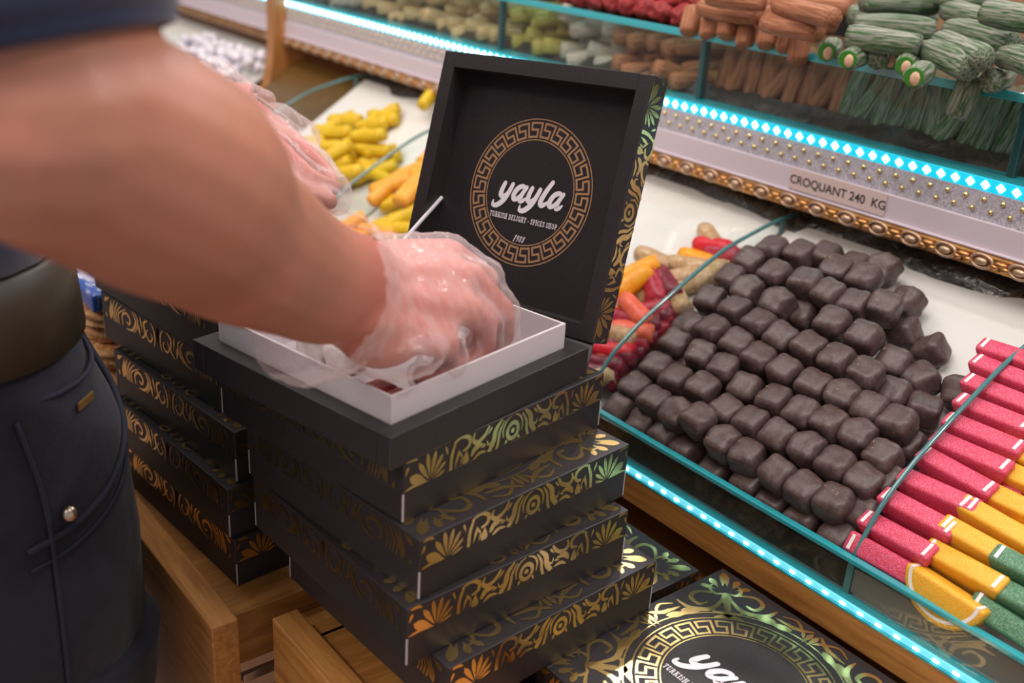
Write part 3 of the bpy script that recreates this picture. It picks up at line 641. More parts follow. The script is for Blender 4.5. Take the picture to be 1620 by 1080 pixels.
jel = {'pink': [(1396, 884, .032, -26), (1418, 842, .040, 6), (1452, 806, .043, 10), (1485, 772, .043, 12), (1513, 741, .043, 12), (1536, 711, .043, 12), (1556, 681, .043, 12), (1571, 648, .042, 12), (1583, 617, .040, 12), (1596, 586, .040, 12), (1610, 558, .040, 12)],
       'yellow': [(1504, 926, .034, 46), (1524, 890, .040, 6), (1553, 855, .042, 10), (1580, 822, .042, 10), (1603, 790, .036, 6), (1622, 752, .036, 4), (1640, 722, .036, 2)],
       'green': [(1600, 990, .032, -20), (1616, 942, .040, 6), (1642, 903, .042, 10)]}
for c, lst in jel.items():
    for k, (px, py, h, tilt) in enumerate(lst):
        p = tray_px(px, py, h+.004)
        rot = Matrix.Rotation(random.uniform(-.09, .09), 3, 'Z') @ TM @ Matrix.Rotation(random.uniform(-.07, .07), 3, 'Y') @ Matrix.Rotation(R(-tilt), 3, 'X')
        o = sweet('jelly_slice', SL[c], p, rot, '%s sugared jelly fruit slice, %s from the front glass in its leaning row' % (c, num[k]), 'jelly', '%s sugared jelly slices' % c)
        link('white_rind', PITHF if (k == 0 and c != 'pink') else PITH, o, label='white rind strip')
# rows of jelly under the visible ones, carrying them
for c, dx in (('pink', 0), ('yellow', .060), ('green', .118)):
    for k in range(1, 9):
        o = sweet('jelly_slice', SL[c], tp(-.335+dx*1.2, .045+k*.0295, .0305), TM @ Matrix.Rotation(-.2, 3, 'X'), '%s sugared jelly slice under the leaning row, %s from the glass' % (c, num[k]), 'jelly', '%s jelly slices in the lower layer' % c)
# rolls with a stringy skin
def roll_mesh(name, seed, ln, r, mt, bend=.0, n=16, segs=12):
    m = MB(); V = []; Fc = []
    for i in range(segs+1):
        q = i/segs; x = (q-.5)*ln; off = bend*math.sin(math.pi*q)
        rr = r*(1-.14*(abs(q-.5)*2)**6)
        for k in range(n):
            a = 2*math.pi*k/n; e = 1+.16*noise.noise(Vector((math.cos(a)*1.4+seed*5, math.sin(a)*1.4, x*25)))+.06*noise.noise(Vector((math.cos(a)*5+seed, math.sin(a)*5, x*12)))
            V.append((x, rr*e*math.cos(a), rr*e*math.sin(a)+off))
    for i in range(segs):
        for k in range(n): Fc.append((i*n+k, i*n+(k+1) % n, (i+1)*n+(k+1) % n, (i+1)*n+k))
    Fc += [tuple(range(n)), tuple(segs*n+k for k in range(n))[::-1]]; m.add(V, Fc); return m.mesh(name, mt, True)
def string_mat(nm, a, b):
    return mat(nm, a, .6, col2=b, scale=26, stretch=(1, 16, 16), detail=6, dist=.4, ramp=(.38, .64), bump=1.0, bd=.002)
M_brown = string_mat('brown_roll_skin', (.25, .075, .026), (.45, .19, .095))
M_green = string_mat('green_roll_skin', (.020, .085, .010), (.31, .31, .26))
M_nut = mat('nut_core', (.52, .30, .18), .6, col2=(.62, .42, .3), scale=200)
M_gpulp = mat('green_pulp', (.03, .17, .010), .35)
BR = [roll_mesh('fruit_roll', i, .085, .0105, M_brown, .002*(i % 2)) for i in range(3)]
GR = [roll_mesh('fruit_roll', i+5, .085, .0118, M_green, .003*(i % 2)) for i in range(3)]
BS = [roll_mesh('fruit_roll', i+9, .05, .0098, M_brown) for i in range(2)]
GS = [roll_mesh('fruit_roll', i+13, .05, .0095, M_green) for i in range(2)]
def end_cap(r):
    m = MB(); m.tube([(0, 0, 0), (.0006, 0, 0)], [r*.80, r*.74], 14); a = m.mesh('cut_end', M_gpulp); m = MB(); m.ball((.0005, r*.12, -r*.1), (.0026, r*.42, r*.58), None, 9, 5); return a, m.mesh('nut_core', M_nut, True)
CAPB = end_cap(.0098)
def between(a, b):
    d = (b-a).normalized(); return d.to_track_quat('X', 'Z').to_matrix()
def roll(me, px0, py0, px1, py1, z, label, group, cap=0, z1=None):
    a = at(px0, py0, 2, z); b = at(px1, py1, 2, z if z1 is None else z1); c = (a+b)/2
    o = link('fruit_roll', me, None, c, between(a, b), label, 'sweet', group)
    ln = .085 if me in BR+GR else .05; o.scale = (min(1.25, max(.7, (b-a).length/ln)), 1, 1)
    if cap:
        e, k = CAPB; q = link('cut_end', e, o, (ln/2+.0002, 0, 0), label='bright green cut end'); link('nut_core', k, q, label='nut in the cut end')
    return o
ZT = 1.3045
gb, gg = 'brown fruit rolls on the glass shelf', 'green fruit rolls on the glass shelf'
bl = [(1092, 38, 1110, 22, 0), (1122, 44, 1142, 28, 0), (1152, 44, 1168, 26, 0), (1180, 58, 1190, 42, 0), (1214, 58, 1222, 44, 0), (1246, 66, 1256, 52, 0), (1264, 82, 1288, 66, 0)]
for k, (a, b, c, d, e) in enumerate(bl):
    Q = at(a, b, 1, .9415+.004*(k % 2)); dr = Vector((.25+.1*math.sin(k*2.3), -.42, -.80)).normalized()
    o = link('fruit_roll', BS[k % 2], None, Q-dr*.004, between(Q-dr, Q), 'short brown fruit roll end poking over the glass edge, %s from the left' % num[k], 'sweet', gb)
    o.scale = (.62, 1.12, 1.12)
for k, (a, b, c, d, z) in enumerate([(1108, 12, 1200, 26, .028), (1208, 22, 1316, 42, .028), (1210, 36, 1296, 52, .026), (1172, 2, 1214, 14, .03), (1256, 4, 1345, 14, .032), (1222, 6, 1330, 32, .044), (1120, -6, 1210, 4, .045)]):
    roll(BR[k % 3], a, b, c, d, ZT+z, 'long brown fruit roll lying along the glass shelf, %s of those in view' % num[k], gb)
gl = [(1344, 24, 1478, 32, .030), (1352, 40, 1478, 50, .028), (1366, 4, 1482, 8, .048), (1488, 14, 1600, 40, .046), (1496, 44, 1612, 74, .036), (1478, 62, 1570, 98, .030), (1340, 58, 1456, 72, .027), (1456, 78, 1540, 112, .020), (1560, 20, 1650, 34, .062), (1480, -8, 1580, 2, .06), (1590, 90, 1660, 112, .03)]
for k, (a, b, c, d, z) in enumerate(gl):
    roll(GR[k % 3], a, b, c, d, ZT+z, 'long dusty green fruit roll heaped on the glass shelf, %s of those in view' % num[k], gg)
gs = [(1308, 82, 1330, 60), (1342, 94, 1376, 82), (1388, 94, 1404, 78), (1408, 94, 1424, 82), (1432, 104, 1452, 92), (1446, 122, 1490, 98), (1566, 130, 1598, 118)]
for k, (a, b, c, d) in enumerate(gs):
    Q = at(a, b, 2, ZT+.0095); P = at(c, d, 2, ZT+.010); dr = (Q-P).normalized()
    o = link('fruit_roll', GS[k % 2], None, Q-dr*.024, between(P, Q), 'green fruit roll with nutty cut end facing out, %s along the glass edge' % num[k], 'sweet', gg); o.scale = (1, 1.12, 1.12)
    if k in (2, 6): continue
    e, kk = CAPB; q = link('cut_end', e, o, (.0252, 0, 0), label='bright green cut end'); link('nut_core', kk, q, label='nut in the cut end')
a, b = at(1544, 116, 1, .930), at(1512, 184, 1, .928)
o = link('fruit_roll', GR[0], None, (a+b)/2, between(a, b), 'dusty green fruit roll hanging down over the glass edge', 'sweet', gg); o.scale = ((b-a).length/.085, 1.05, 1.05)
# dark red coated pieces on the shelf
M_red = mat('red_crumb_coat', (.16, .006, .008), .5, col2=(.42, .03, .035), scale=260, ramp=(.4, .6), bump=.9, bd=.003)
RR = [rounded_cube(i+30, (.034, .026, .024), .14, 2.6).mesh('red_sweet', M_red, True) for i in range(3)]
k = 0
for lay in range(3):
    for i in range(8):
        for j in range(3 if lay else 3):
            x = -1.115+i*.03+lay*.012; y = .972+j*.03+lay*.01
            if x > -.88+.0*lay or lay*.02+abs(0) > .05: continue
            link('red_sweet', RR[k % 3], None, (x+random.uniform(-.004, .004), y, ZT+.012+lay*.018), jit(.5), 'dark red crumb-coated sweet, %s from the left in the %s rank, layer %s' % (num[i], num[j], num[lay]), 'sweet', 'dark red crumb-coated sweets'); k += 1
# things inside the upper glass case
def in_case(me, x, y, z, rot, label, group): link('fruit_roll', me, None, (x, y, z), rot, label, 'sweet', group)
for i in range(19):
    x = -.832+i*.0192; me = (BR if x < -.665 else GR)[i % 3]
    for j in range(2):
        lean = random.uniform(-.25, .25)+.35
        in_case(me, x+random.uniform(-.003, .003), .986+j*.024, 1.268, Matrix.Rotation(lean, 3, 'Y') @ Matrix.Rotation(math.pi/2, 3, 'Y') @ jit(.12),
                '%s fruit roll standing %s inside the glass case' % ('brown' if x < -.665 else 'green', 'against the pane' if j == 0 else 'in the second rank'), 'fruit rolls standing inside the glass case')
for o in [q for q in COL.objects if q.get('group') == 'fruit rolls standing inside the glass case']: o.scale = (.78, 1, 1)
M_c = [string_mat('tan_roll_skin', (.42, .25, .10), (.60, .43, .24)), string_mat('olive_roll_skin', (.30, .22, .03), (.46, .36, .10)), string_mat('grey_roll_skin', (.36, .28, .22), (.52, .44, .38)), M_brown]
CR_ = [roll_mesh('fruit_roll', 40+i, .09, .012, M_c[i]) for i in range(4)]
k = 0
for i in range(38):
    for j in range(3):
        x = -1.86+i*.0265
        if x > -.87 or abs(x+1.225) < .02: continue
        c = 2 if x < -1.62 else 0 if x < -1.24 else (1 if x < -1.10 else 2 if x < -.97 and (i % 3) else 3)
        if c == 3 and x < -1.02: c = 2
        y = .985+.022*(j % 2)+random.uniform(-.004, .01); z = 1.242+j*.0205
        in_case(CR_[c], x, y+.012, z, Matrix.Rotation(random.uniform(.5, 1.3), 3, 'Z') @ Matrix.Rotation(random.uniform(-.3, .3), 3, 'Y'), '%s fruit roll piled inside the far part of the glass case' % ['tan', 'olive yellow', 'pale grey-brown', 'orange brown'][c], '%s rolls in the far glass case' % ['tan', 'olive', 'grey', 'orange brown'][c]); k += 1
# pale rolls heaped on the far shelf top
for i in range(14):
    link('fruit_roll', CR_[(2, 0)[i % 2]], None, (-1.86+i*.05, 1.0+.02*(i % 3), ZT+.014), Matrix.Rotation(random.uniform(-.5, .5), 3, 'Z'), 'pale fruit roll lying on the far end of the glass shelf', 'sweet', 'pale rolls on the far glass shelf')
# yellow fingers in the far tray
M_yel = mat('yellow_sugar', (.62, .38, .006), .5, sss=.2, col2=(.70, .52, .02), scale=120, bump=.4, bd=.001)
M_ora = mat('amber_sugar', (.72, .30, .02), .5, sss=.2, col2=(.80, .42, .06), scale=120, bump=.4, bd=.001)
YR = [roll_mesh('yellow_finger', 60+i, .062, .0105, (M_yel, M_ora)[i % 2]) for i in range(4)]
k = 0
for lay in range(3):
    for i in range(34-9*lay):
        px = random.uniform(470, 610); py = 175 + random.uniform(0, 120) + lay*3
        if px < 470 + (py-215)*-.0: pass
        p = tray_px(px, py, .012+lay*.018)
        s = (p-T0).dot(ES); x = p.x
        if s < .02 or s > .27 or x < -1.535 or x > -1.283: continue
        if lay and (s > .2 or x > -1.31 or x < -1.5): continue
        link('yellow_finger', YR[random.randrange(2)*2 + (1 if s < .12 and random.random() < .6 else 0)], None, p, TM @ Matrix.Rotation(random.uniform(-.2, 1.5), 3, 'Z') @ Matrix.Rotation(random.uniform(-.12, .12), 3, 'Y'),
             'yellow sugar-coated finger sweet heaped in the far white tray', 'sweet', 'yellow finger sweets in the far tray'); k += 1
for i in range(26):
    x = random.uniform(-1.245, -1.17); s = random.uniform(.0, .22)
    link('yellow_finger', YR[(i*3) % 4], None, tp(x, s+.02, .012+.016*(i % 2)), TM @ Matrix.Rotation(random.uniform(.2, 1.8), 3, 'Z'), 'amber finger sweet behind the far glass divider', 'sweet', 'amber finger sweets behind the divider')
link('yellow_finger', YR[0], None, at(684, 148, 1, .93)+Vector((0, 0, .0)), TM @ Matrix.Rotation(1.9, 3, 'Z'), 'single yellow finger sweet at the back edge beside the raised lid', 'sweet')
# mixed dried fruit pieces beyond the left glass divider
def fm(nm, a, b): return mat(nm, a, .4, sss=.15, col2=b, scale=130, ramp=(.4, .62), bump=.5, bd=.0015)
FM = {'crimson': fm('crimson_fruit', (.32, .008, .03), (.5, .05, .08)), 'orange': fm('orange_fruit', (.85, .30, .005), (.9, .42, .02)), 'coral': fm('coral_fruit', (.72, .10, .05), (.8, .18, .1)), 'tan': fm('tan_fruit', (.45, .27, .13), (.62, .44, .27)), 'red': fm('red_fruit', (.62, .01, .025), (.7, .03, .05)), 'maroon': fm('maroon_fruit', (.13, .008, .02), (.28, .02, .05))}
FME = {c: [roll_mesh('fruit_piece', 80+i*3+len(c), .048, .0115, FM[c], 0, 12, 8) for i in range(2)] for c in FM}
fr = [(1130, 392, 'red', .012, .1), (1124, 380, 'tan', .01, -.5), (1105, 412, 'orange', .012, .0), (1090, 420, 'tan', .012, .2), (1150, 405, 'crimson', .012, .0), (1130, 430, 'tan', .014, .4), (1100, 445, 'tan', .012, .8),
      (1035, 412, 'tan', .012, .0), (1010, 430, 'orange', .03, 1.0), (985, 452, 'orange', .03, .9), (1000, 447, 'orange', .036, 1.3), (1035, 455, 'crimson', .026, -.5), (1055, 448, 'maroon', .022, -.4), (1070, 440, 'tan', .016, .6), (1020, 470, 'tan', .016, .2),
      (1005, 492, 'coral', .034, -.3), (985, 505, 'crimson', .026, .2), (1025, 495, 'crimson', .026, .6), (1050, 490, 'maroon', .022, -.5), (1068, 500, 'crimson', .02, -.4), (1080, 478, 'tan', .012, -.6), (975, 530, 'tan', .03, .1), (1000, 525, 'coral', .028, .4), (1025, 525, 'maroon', .024, .9), (1050, 520, 'crimson', .018, .0),
      (970, 555, 'red', .026, .3), (990, 560, 'maroon', .024, -.3), (1010, 550, 'crimson', .022, .6), (975, 585, 'maroon', .022, .2), (995, 590, 'crimson', .016, -.5), (965, 610, 'tan', .02, .7), (985, 612, 'maroon', .014, .0), (1020, 570, 'maroon', .016, .5), (1045, 548, 'maroon', .014, .3), (960, 500, 'orange', .02, .5), (945, 560, 'coral', .02, 0), (950, 590, 'maroon', .02, .4), (940, 530, 'tan', .02, .2)]
cnt = {}
for (px, py, c, h, a) in fr:
    p = tray_px(px, py, h)
    if p.x > -.715: p = Vector((-.715, p.y, p.z))
    k = cnt.get(c, 0); cnt[c] = k+1
    link('fruit_piece', FME[c][k % 2], None, p, TM @ Matrix.Rotation(a, 3, 'Z') @ jit(.1), '%s candied fruit piece beyond the left divider, %s of its colour counted downwards' % (c, num[min(k, 11)]), 'candied fruit', '%s candied fruit pieces' % c)
for c in ('red', 'orange', 'crimson', 'maroon'):
    for k in range(3):
        link('fruit_piece', FME[c][k % 2], None, Vector((-1.20+.075*k+.03*(c == 'red')+.05*(c == 'maroon'), .985, 1.165)), jit(.4), '%s candied fruit piece lying in the dark gap under the fascia' % c, 'candied fruit', '%s pieces under the fascia' % c)
# white dragees in the bay beyond the end panel
DR = [rounded_cube(90+i, (.026, .020, .018), .05, 2.3).mesh('dragee', mm_, True) for i, mm_ in enumerate((mat('white_sugar_shell', (.74, .70, .78), .35), mat('grey_sugar_shell', (.42, .37, .33), .5), mat('white_sugar_shell', (1, 1, 1))))]
for lay in range(2):
    for i in range(10):
        for j in range(8):
            x = -2.19+i*.033+.012*(lay+j % 2)+random.uniform(-.008, .008); s = .10+j*.028+random.uniform(-.008, .008)
            if lay and (j < 4 or j > 6): continue
            if x > -1.885: continue
            link('dragee', DR[1 if s < .20 else (0, 2)[i % 2]], None, tp(x, s, .012+lay*.017), TM @ jit(.6), 'white sugared almond heaped in the bay past the wooden end panel' if s >= .20 else 'grey nut dragee in the front of the bay past the end panel', 'sweet', 'white sugared almonds' if s >= .20 else 'grey nut dragees')
rank('yellow finger sweets in the far tray', 'yellow sugar-coated finger sweet heaped in the far white tray, %s from the left')
rank('amber finger sweets behind the divider', 'amber finger sweet behind the far glass divider, %s from the left')
rank('white sugared almonds', 'white sugared almond heaped past the wooden end panel, %s from the left')
rank('grey nut dragees', 'grey nut dragee at the front of the far bay, %s from the left')
for c_, t_ in (('tan', 'tan'), ('olive', 'olive yellow'), ('grey', 'pale grey-brown'), ('orange brown', 'orange brown')): rank('%s rolls in the far glass case' % c_, t_ + ' fruit roll piled inside the far glass case, %s from the left')
rank('pale rolls on the far glass shelf', 'pale fruit roll lying on the far end of the glass shelf, %s from the left')
rank('fruit rolls standing inside the glass case', 'stringy fruit roll standing upright inside the near glass case, %s from the left')
for c_ in ('red', 'orange', 'crimson', 'maroon'): rank('%s pieces under the fascia' % c_, c_ + ' candied fruit piece in the dark gap under the fascia, %s from the left')
rank('chocolate cubes buried under the heap', 'dark chocolate cube buried in the lower layer of the heap, %s from the left')
print('sweets done', len(COL.objects))

# ================================================================== nut bars and blue packet behind the customer side
M_brit = mat('nut_brittle', (.38, .13, .035), .5, col2=(.66, .38, .17), scale=90, ramp=(.36, .62), bump=1, bd=.004)
zb = ZD-.0125
for k in range(7):
    mm = rounded_cube(120+k, (.30, .16, .022), .05, 7)
    link('nut_bar', mm.mesh('nut_bar', M_brit, True), None, (-1.16+.006*math.sin(k*2), .37, zb+.0115+k*.0208), (0, 0, .04*math.sin(k*1.7)), 'slab of orange-brown nut brittle in the stack behind the hip, %s from the bottom' % num[k], 'nut brittle', 'nut brittle slabs in a stack')
m = MB(); m.box((-1.15, .37, zb+7*.0208+.013), (.28, .15, .02), None, .004)
m.build('sweet_packet', mat('blue_white_wrapper', (.02, .09, .42), .25, col2=(.66, .68, .85), scale=22, stretch=(1, 3, 1), ramp=(.50, .58)), None, label='blue and white wrapped packet on top of the nut brittle stack', cat='packet')
exec_person = True

# ================================================================== person
BODY = MB(); GL = MB()
def limb(mb, P, rad, n=18, flat=None, k=6):
    S = spline(P, k); m_ = len(P); rr = []
    for i in range(len(S)):
        q = i/k; a = min(int(q), m_-2); t = q-a; f = lambda e: e if isinstance(e, (tuple, list)) else (e, e)
        ra, rb = f(rad[a]), f(rad[a+1]); t = t*t*(3-2*t); rr.append((ra[0]+(rb[0]-ra[0])*t, ra[1]+(rb[1]-ra[1])*t))
    mb.tube(S, rr, n, True, flat)
def finger(mb, P, r, grow=0):
    for i in range(len(P)-1):
        a, b = Vector(P[i]), Vector(P[i+1]); mb.tube([a, a.lerp(b, .5), b], [r[i]+grow, (r[i]+r[i+1])/2*.97+grow, r[i+1]+grow], 12)
    for p, q in zip(P, r): mb.ball(p, q+grow, None, 12, 8)
# right arm
E_r = dep(100, 205, .43); U_r = dep(28, -20, .414); S_r = E_r + (U_r-E_r).normalized()*.27; W_r = dep(550, 458, .665)
limb(BODY, [S_r, S_r.lerp(E_r, .5), E_r.lerp(U_r, .4), E_r], [.056, .048, .048, .0515]); BODY.ball(E_r, .0525)
limb(BODY, [E_r, dep(262, 284, .48), dep(358, 366, .55), dep(490, 440, .630), W_r, W_r+(W_r-E_r).normalized()*.02], [.0515, .0540, .0462, (.0385, .034), (.036, .028), (.036, .027)], flat=(0, .3, 1))
# right hand
kn = [dep(712, 402, .775), dep(742, 440, .757), dep(738, 490, .738), dep(704, 540, .716)]
tips = [at(742, 560, 2, 1.128), at(782, 548, 2, 1.128), at(752, 580, 2, 1.130), at(694, 606, 2, 1.137)]
pips = [dep(770, 440, .800), dep(794, 492, .785), dep(786, 520, .762), dep(740, 578, .735)]
dips = [dep(768, 510, .81), dep(796, 530, .80), dep(778, 556, .772), dep(722, 602, .742)]
frr = [(.0115, .0098, .0088, .0078), (.012, .0104, .0094, .0082), (.0115, .0098, .009, .008), (.0105, .009, .0082, .0072)]
def hand(mb, W_, kn, chains, radii, thumb, grow=0.0, palmn=None):
    c = (kn[0]+kn[3])/2
    for i, k_ in enumerate(kn):
        a = W_.lerp(k_, .05) + (kn[i]-c)*.45
        mb.tube([a, a.lerp(k_, .5), k_], [.0155+grow, .0150+grow, .0122+grow], 12); mb.ball(a, .0155+grow, None, 12, 8)
    for k_, k2 in zip(kn, kn[1:]):
        mid = (k_+k2)/2; a = W_.lerp(mid, .2); mb.tube([a, a.lerp(mid, .55), mid.lerp(a, .06)], [.0165+grow, .0160+grow, .0108+grow], 12); mb.ball(a, .0160+grow, None, 12, 8)
    for ch, r in zip(chains, radii): finger(mb, ch, r, grow)
    finger(mb, thumb[0], thumb[1], grow)
BODY.ball(W_r.lerp(kn[3], .42)+Vector((0, -.006, -.014)), (.026, .03, .022)); BODY.ball(W_r.lerp(kn[0], .45)+Vector((-.012, 0, -.014)), (.026, .03, .022))
vA = v
def inside(p):
    x_ = (p-cA).dot(-vA); return p + vA*max(0, x_-.0695) if p.z < 1.168 else p
pips = [inside(p) for p in pips]; dips = [inside(p) for p in dips]; tips = [inside(p) for p in tips]
chains = [[kn[i], pips[i], dips[i], tips[i]] for i in range(4)]
th_r = ([W_r.lerp(kn[0], .2)+Vector((-.018, .0, -.012)), dep(670, 470, .79), dep(700, 540, .80), at(726, 580, 2, 1.131)], [.0165, .0135, .0118, .009])
hand(BODY, W_r, kn, chains, frr, th_r)
# left arm
S_l = Vector((-.92, .15, 1.56)); E_l = Vector((-1.06, .165, 1.24)); W_l = dep(366, 178, .97)
limb(BODY, [S_l, S_l.lerp(E_l, .5), E_l, E_l.lerp(W_l, .12)], [.058, .052, .044, .043]); limb(BODY, [E_l+Vector((0, -.02, 0)), E_l.lerp(W_l, .3), E_l.lerp(W_l, .75), W_l, W_l+(W_l-E_l).normalized()*.02], [.038, .043, .034, (.030, .026), (.03, .025)])
knl = [dep(452, 252, .945), dep(448, 222, .975), dep(436, 204, 1.0), dep(420, 190, 1.02)]
chl = [[knl[0], dep(492, 284, .945), dep(512, 292, .95), dep(528, 296, .957)], [knl[1], dep(498, 258, .98), dep(516, 276, .98), dep(524, 292, .975)],
       [knl[2], dep(484, 240, 1.01), dep(506, 262, 1.01), dep(516, 280, 1.0)], [knl[3], dep(462, 218, 1.03), dep(482, 240, 1.03), dep(496, 258, 1.02)]]
thl = ([W_l.lerp(knl[0], .25)+Vector((0, 0, -.012)), dep(425, 268, .93), dep(470, 305, .935), dep(520, 318, .94)], [.016, .013, .0115, .009])
hand(BODY, W_l, knl, chl, frr, thl)
# trunk, neck, head, legs (under the clothes)
TC = Vector((-.835, .075, 0))
def ring_loft(mb, rows_, n=28):
    V = []; Fc = []
    for (cx, cy, z, rx, ry, pw) in rows_:
        for k in range(n):
            a = 2*math.pi*k/n; ca, sa = math.cos(a), math.sin(a); V.append((cx+rx*math.copysign(abs(ca)**pw, ca), cy+ry*math.copysign(abs(sa)**pw, sa), z))
    m_ = len(rows_)
    for i in range(m_-1):
        for k in range(n): Fc.append((i*n+k, i*n+(k+1) % n, (i+1)*n+(k+1) % n, (i+1)*n+k))
    Fc += [tuple(range(n))[::-1], tuple((m_-1)*n+k for k in range(n))]; mb.add(V, Fc)
ring_loft(BODY, [(-.84, .09, .86, .13, .10, .9), (-.84, .09, 1.0, .14, .105, .9), (-.83, .08, 1.2, .135, .095, .9), (-.76, .13, 1.42, .17, .095, .9), (-.71, .16, 1.55, .16, .08, .9), (-.70, .17, 1.62, .06, .055, 1), (-.70, .20, 1.72, .054, .054, 1)])
BODY.ball((-.695, .235, 1.815), (.076, .098, .118)); BODY.ball((-.69, .34, 1.795), (.014, .020, .022)); BODY.ball((-.615, .225, 1.80), (.012, .022, .032)); BODY.ball((-.775, .225, 1.80), (.012, .022, .032)); BODY.ball((-.695, .305, 1.745), (.04, .03, .03)); BODY.ball((-.69, .323, 1.750), (.024, .012, .007))
for x in (-.93, -.745):
    limb(BODY, [(x, .09, .90), (x, .07, .5), (x, .04, .1), (x, .04, .05)], [.085, .055, .042, .045]); BODY.ball((x, .10, .035), (.045, .12, .032))
def grown(mb, name, mt, parent, vox, smooth, wrinkle=None, keep=None, **k):
    me = mb.mesh(name, mt, True); o = bpy.data.objects.new('tmp', me); COL.objects.link(o)
    r = o.modifiers.new('r', 'REMESH'); r.mode = 'VOXEL'; r.voxel_size = vox; r.use_smooth_shade = True
    s = o.modifiers.new('s', 'SMOOTH'); s.factor = .5; s.iterations = smooth
    bpy.context.view_layer.update(); n = bpy.data.meshes.new_from_object(o.evaluated_get(bpy.context.evaluated_depsgraph_get())); bpy.data.objects.remove(o)
    n.name = name
    if wrinkle or keep:
        bm = bmesh.new(); bm.from_mesh(n); bm.normal_update()
        if keep:
            bmesh.ops.delete(bm, geom=[v_ for v_ in bm.verts if not keep(v_.co)], context='VERTS')
        if wrinkle:
            D = [(v_, v_.normal*wrinkle(v_.co)) for v_ in bm.verts]
            for v_, d_ in D: v_.co += d_
        bm.to_mesh(n); bm.free()
    n.materials.clear(); n.materials.append(mt); n.polygons.foreach_set('use_smooth', [True]*len(n.polygons))
    return link(name, n, parent, **k)
M_skin = mat('skin', (.42, .185, .118), .48, sss=.12, sssr=(.012, .004, .002), col2=(.49, .195, .135), scale=22, ramp=(.35, .7), bump=.05, bd=.0008)
def pink_hands():
    nt = M_skin.node_tree; N = nt.nodes.new; Lk = nt.links.new; b = nt.nodes['Principled BSDF']; src = b.inputs['Base Color'].links[0].from_socket; tc = N('ShaderNodeTexCoord')
    for c_ in ((W_r+kn[1]*2)/3, (W_l+knl[1]*2)/3):
        d_ = N('ShaderNodeVectorMath'); d_.operation = 'DISTANCE'; Lk(tc.outputs['Object'], d_.inputs[0]); d_.inputs[1].default_value = c_
        mr = N('ShaderNodeMapRange'); mr.inputs['From Min'].default_value = .055; mr.inputs['From Max'].default_value = .125; mr.inputs['To Min'].default_value = .85; mr.inputs['To Max'].default_value = 0; Lk(d_.outputs['Value'], mr.inputs['Value'])
        mx = N('ShaderNodeMix'); mx.data_type = 'RGBA'; Lk(mr.outputs[0], mx.inputs['Factor']); Lk(src, mx.inputs['A']); mx.inputs['B'].default_value = (.62, .19, .155, 1); src = mx.outputs['Result']
    Lk(src, b.inputs['Base Color'])
pink_hands()
person = grown(BODY, 'person', M_skin, None, .0034, 5, label='person in navy T-shirt and dark jeans, gloved hands filling the open gift box', cat='person')
# gloves: loose film over the hand with an open cuff
GB = MB(); hand(GB, W_r, kn, chains, frr, th_r, .0042)
ar = (W_r-E_r).normalized(); cu = W_r - ar*.034
dn = (Vector((0, 0, -1)) - ar*ar.dot(Vector((0, 0, -1)))).normalized()
GB.tube([cu-ar*.03+dn*.014, cu+dn*.012, W_r+dn*.006, W_r+ar*.035+dn*.004], [(.058, .044), (.056, .044), (.046, .040), (.044, .034)], 20, True, dn)
for a, b in ((0, 1), (1, 2), (2, 3)):     # webs of slack film between the fingers
    for q in (1, 2):
        p = (chains[a][q]+chains[b][q])/2; GB.ball(p, .0125, None, 10, 6)
p = W_r.lerp(kn[3], .55)+dn*.018; GB.ball(p, (.036, .036, .02)); GB.ball(kn[3].lerp(pips[3], .5)+dn*.006, .018); GB.ball(pips[1].lerp(kn[0], .5)+(kn[1]-W_r).normalized()*.004, .02)
ac = (cu+ar*-.004)
def wr(c):
    t = (c-W_r).dot(ar); q = Vector((t*34, 0, 0)); r_ = c*70
    return .0022*noise.noise(Vector((t*95, c.z*22, c.x*18)))*max(.3, min(1.5, 1.3-t*10)) + .0012*noise.noise(r_*1.6) + .001*noise.noise(c*210)
M_glove = filmmat('clear_glove_film', .085, (.95, .80, .81), .14, 52, (.40, 1.5, .7))
grown(GB, 'right_glove', M_glove, person, .0028, 4, wr, lambda c: (c-cu).dot(ar) > .010*noise.noise(c*40), label='clear crinkled plastic glove')
GB = MB(); hand(GB, W_l, knl, chl, frr, thl, .0042); al = (knl[1]-W_l).normalized(); cl = W_l-al*.03
GB.tube([cl-al*.03, cl, W_l, W_l+al*.03], [(.046, .04), (.045, .038), (.038, .033), (.04, .03)], 18)
GB.ball(dep(520, 300, .965), (.02, .02, .018)); GB.ball(dep(534, 312, .96), (.015, .013, .017)); GB.ball(dep(470, 215, 1.03), (.03, .02, .02)); GB.ball(dep(440, 190, 1.03), (.03, .02, .016)); GB.ball(dep(505, 300, .955), .018)
grown(GB, 'left_glove', M_glove, person, .0032, 4, lambda c: .002*noise.noise(c*60)+.0012*noise.noise(c*150), lambda c: (c-cl).dot(al) > .006*noise.noise(c*40), label='clear crinkled plastic glove')
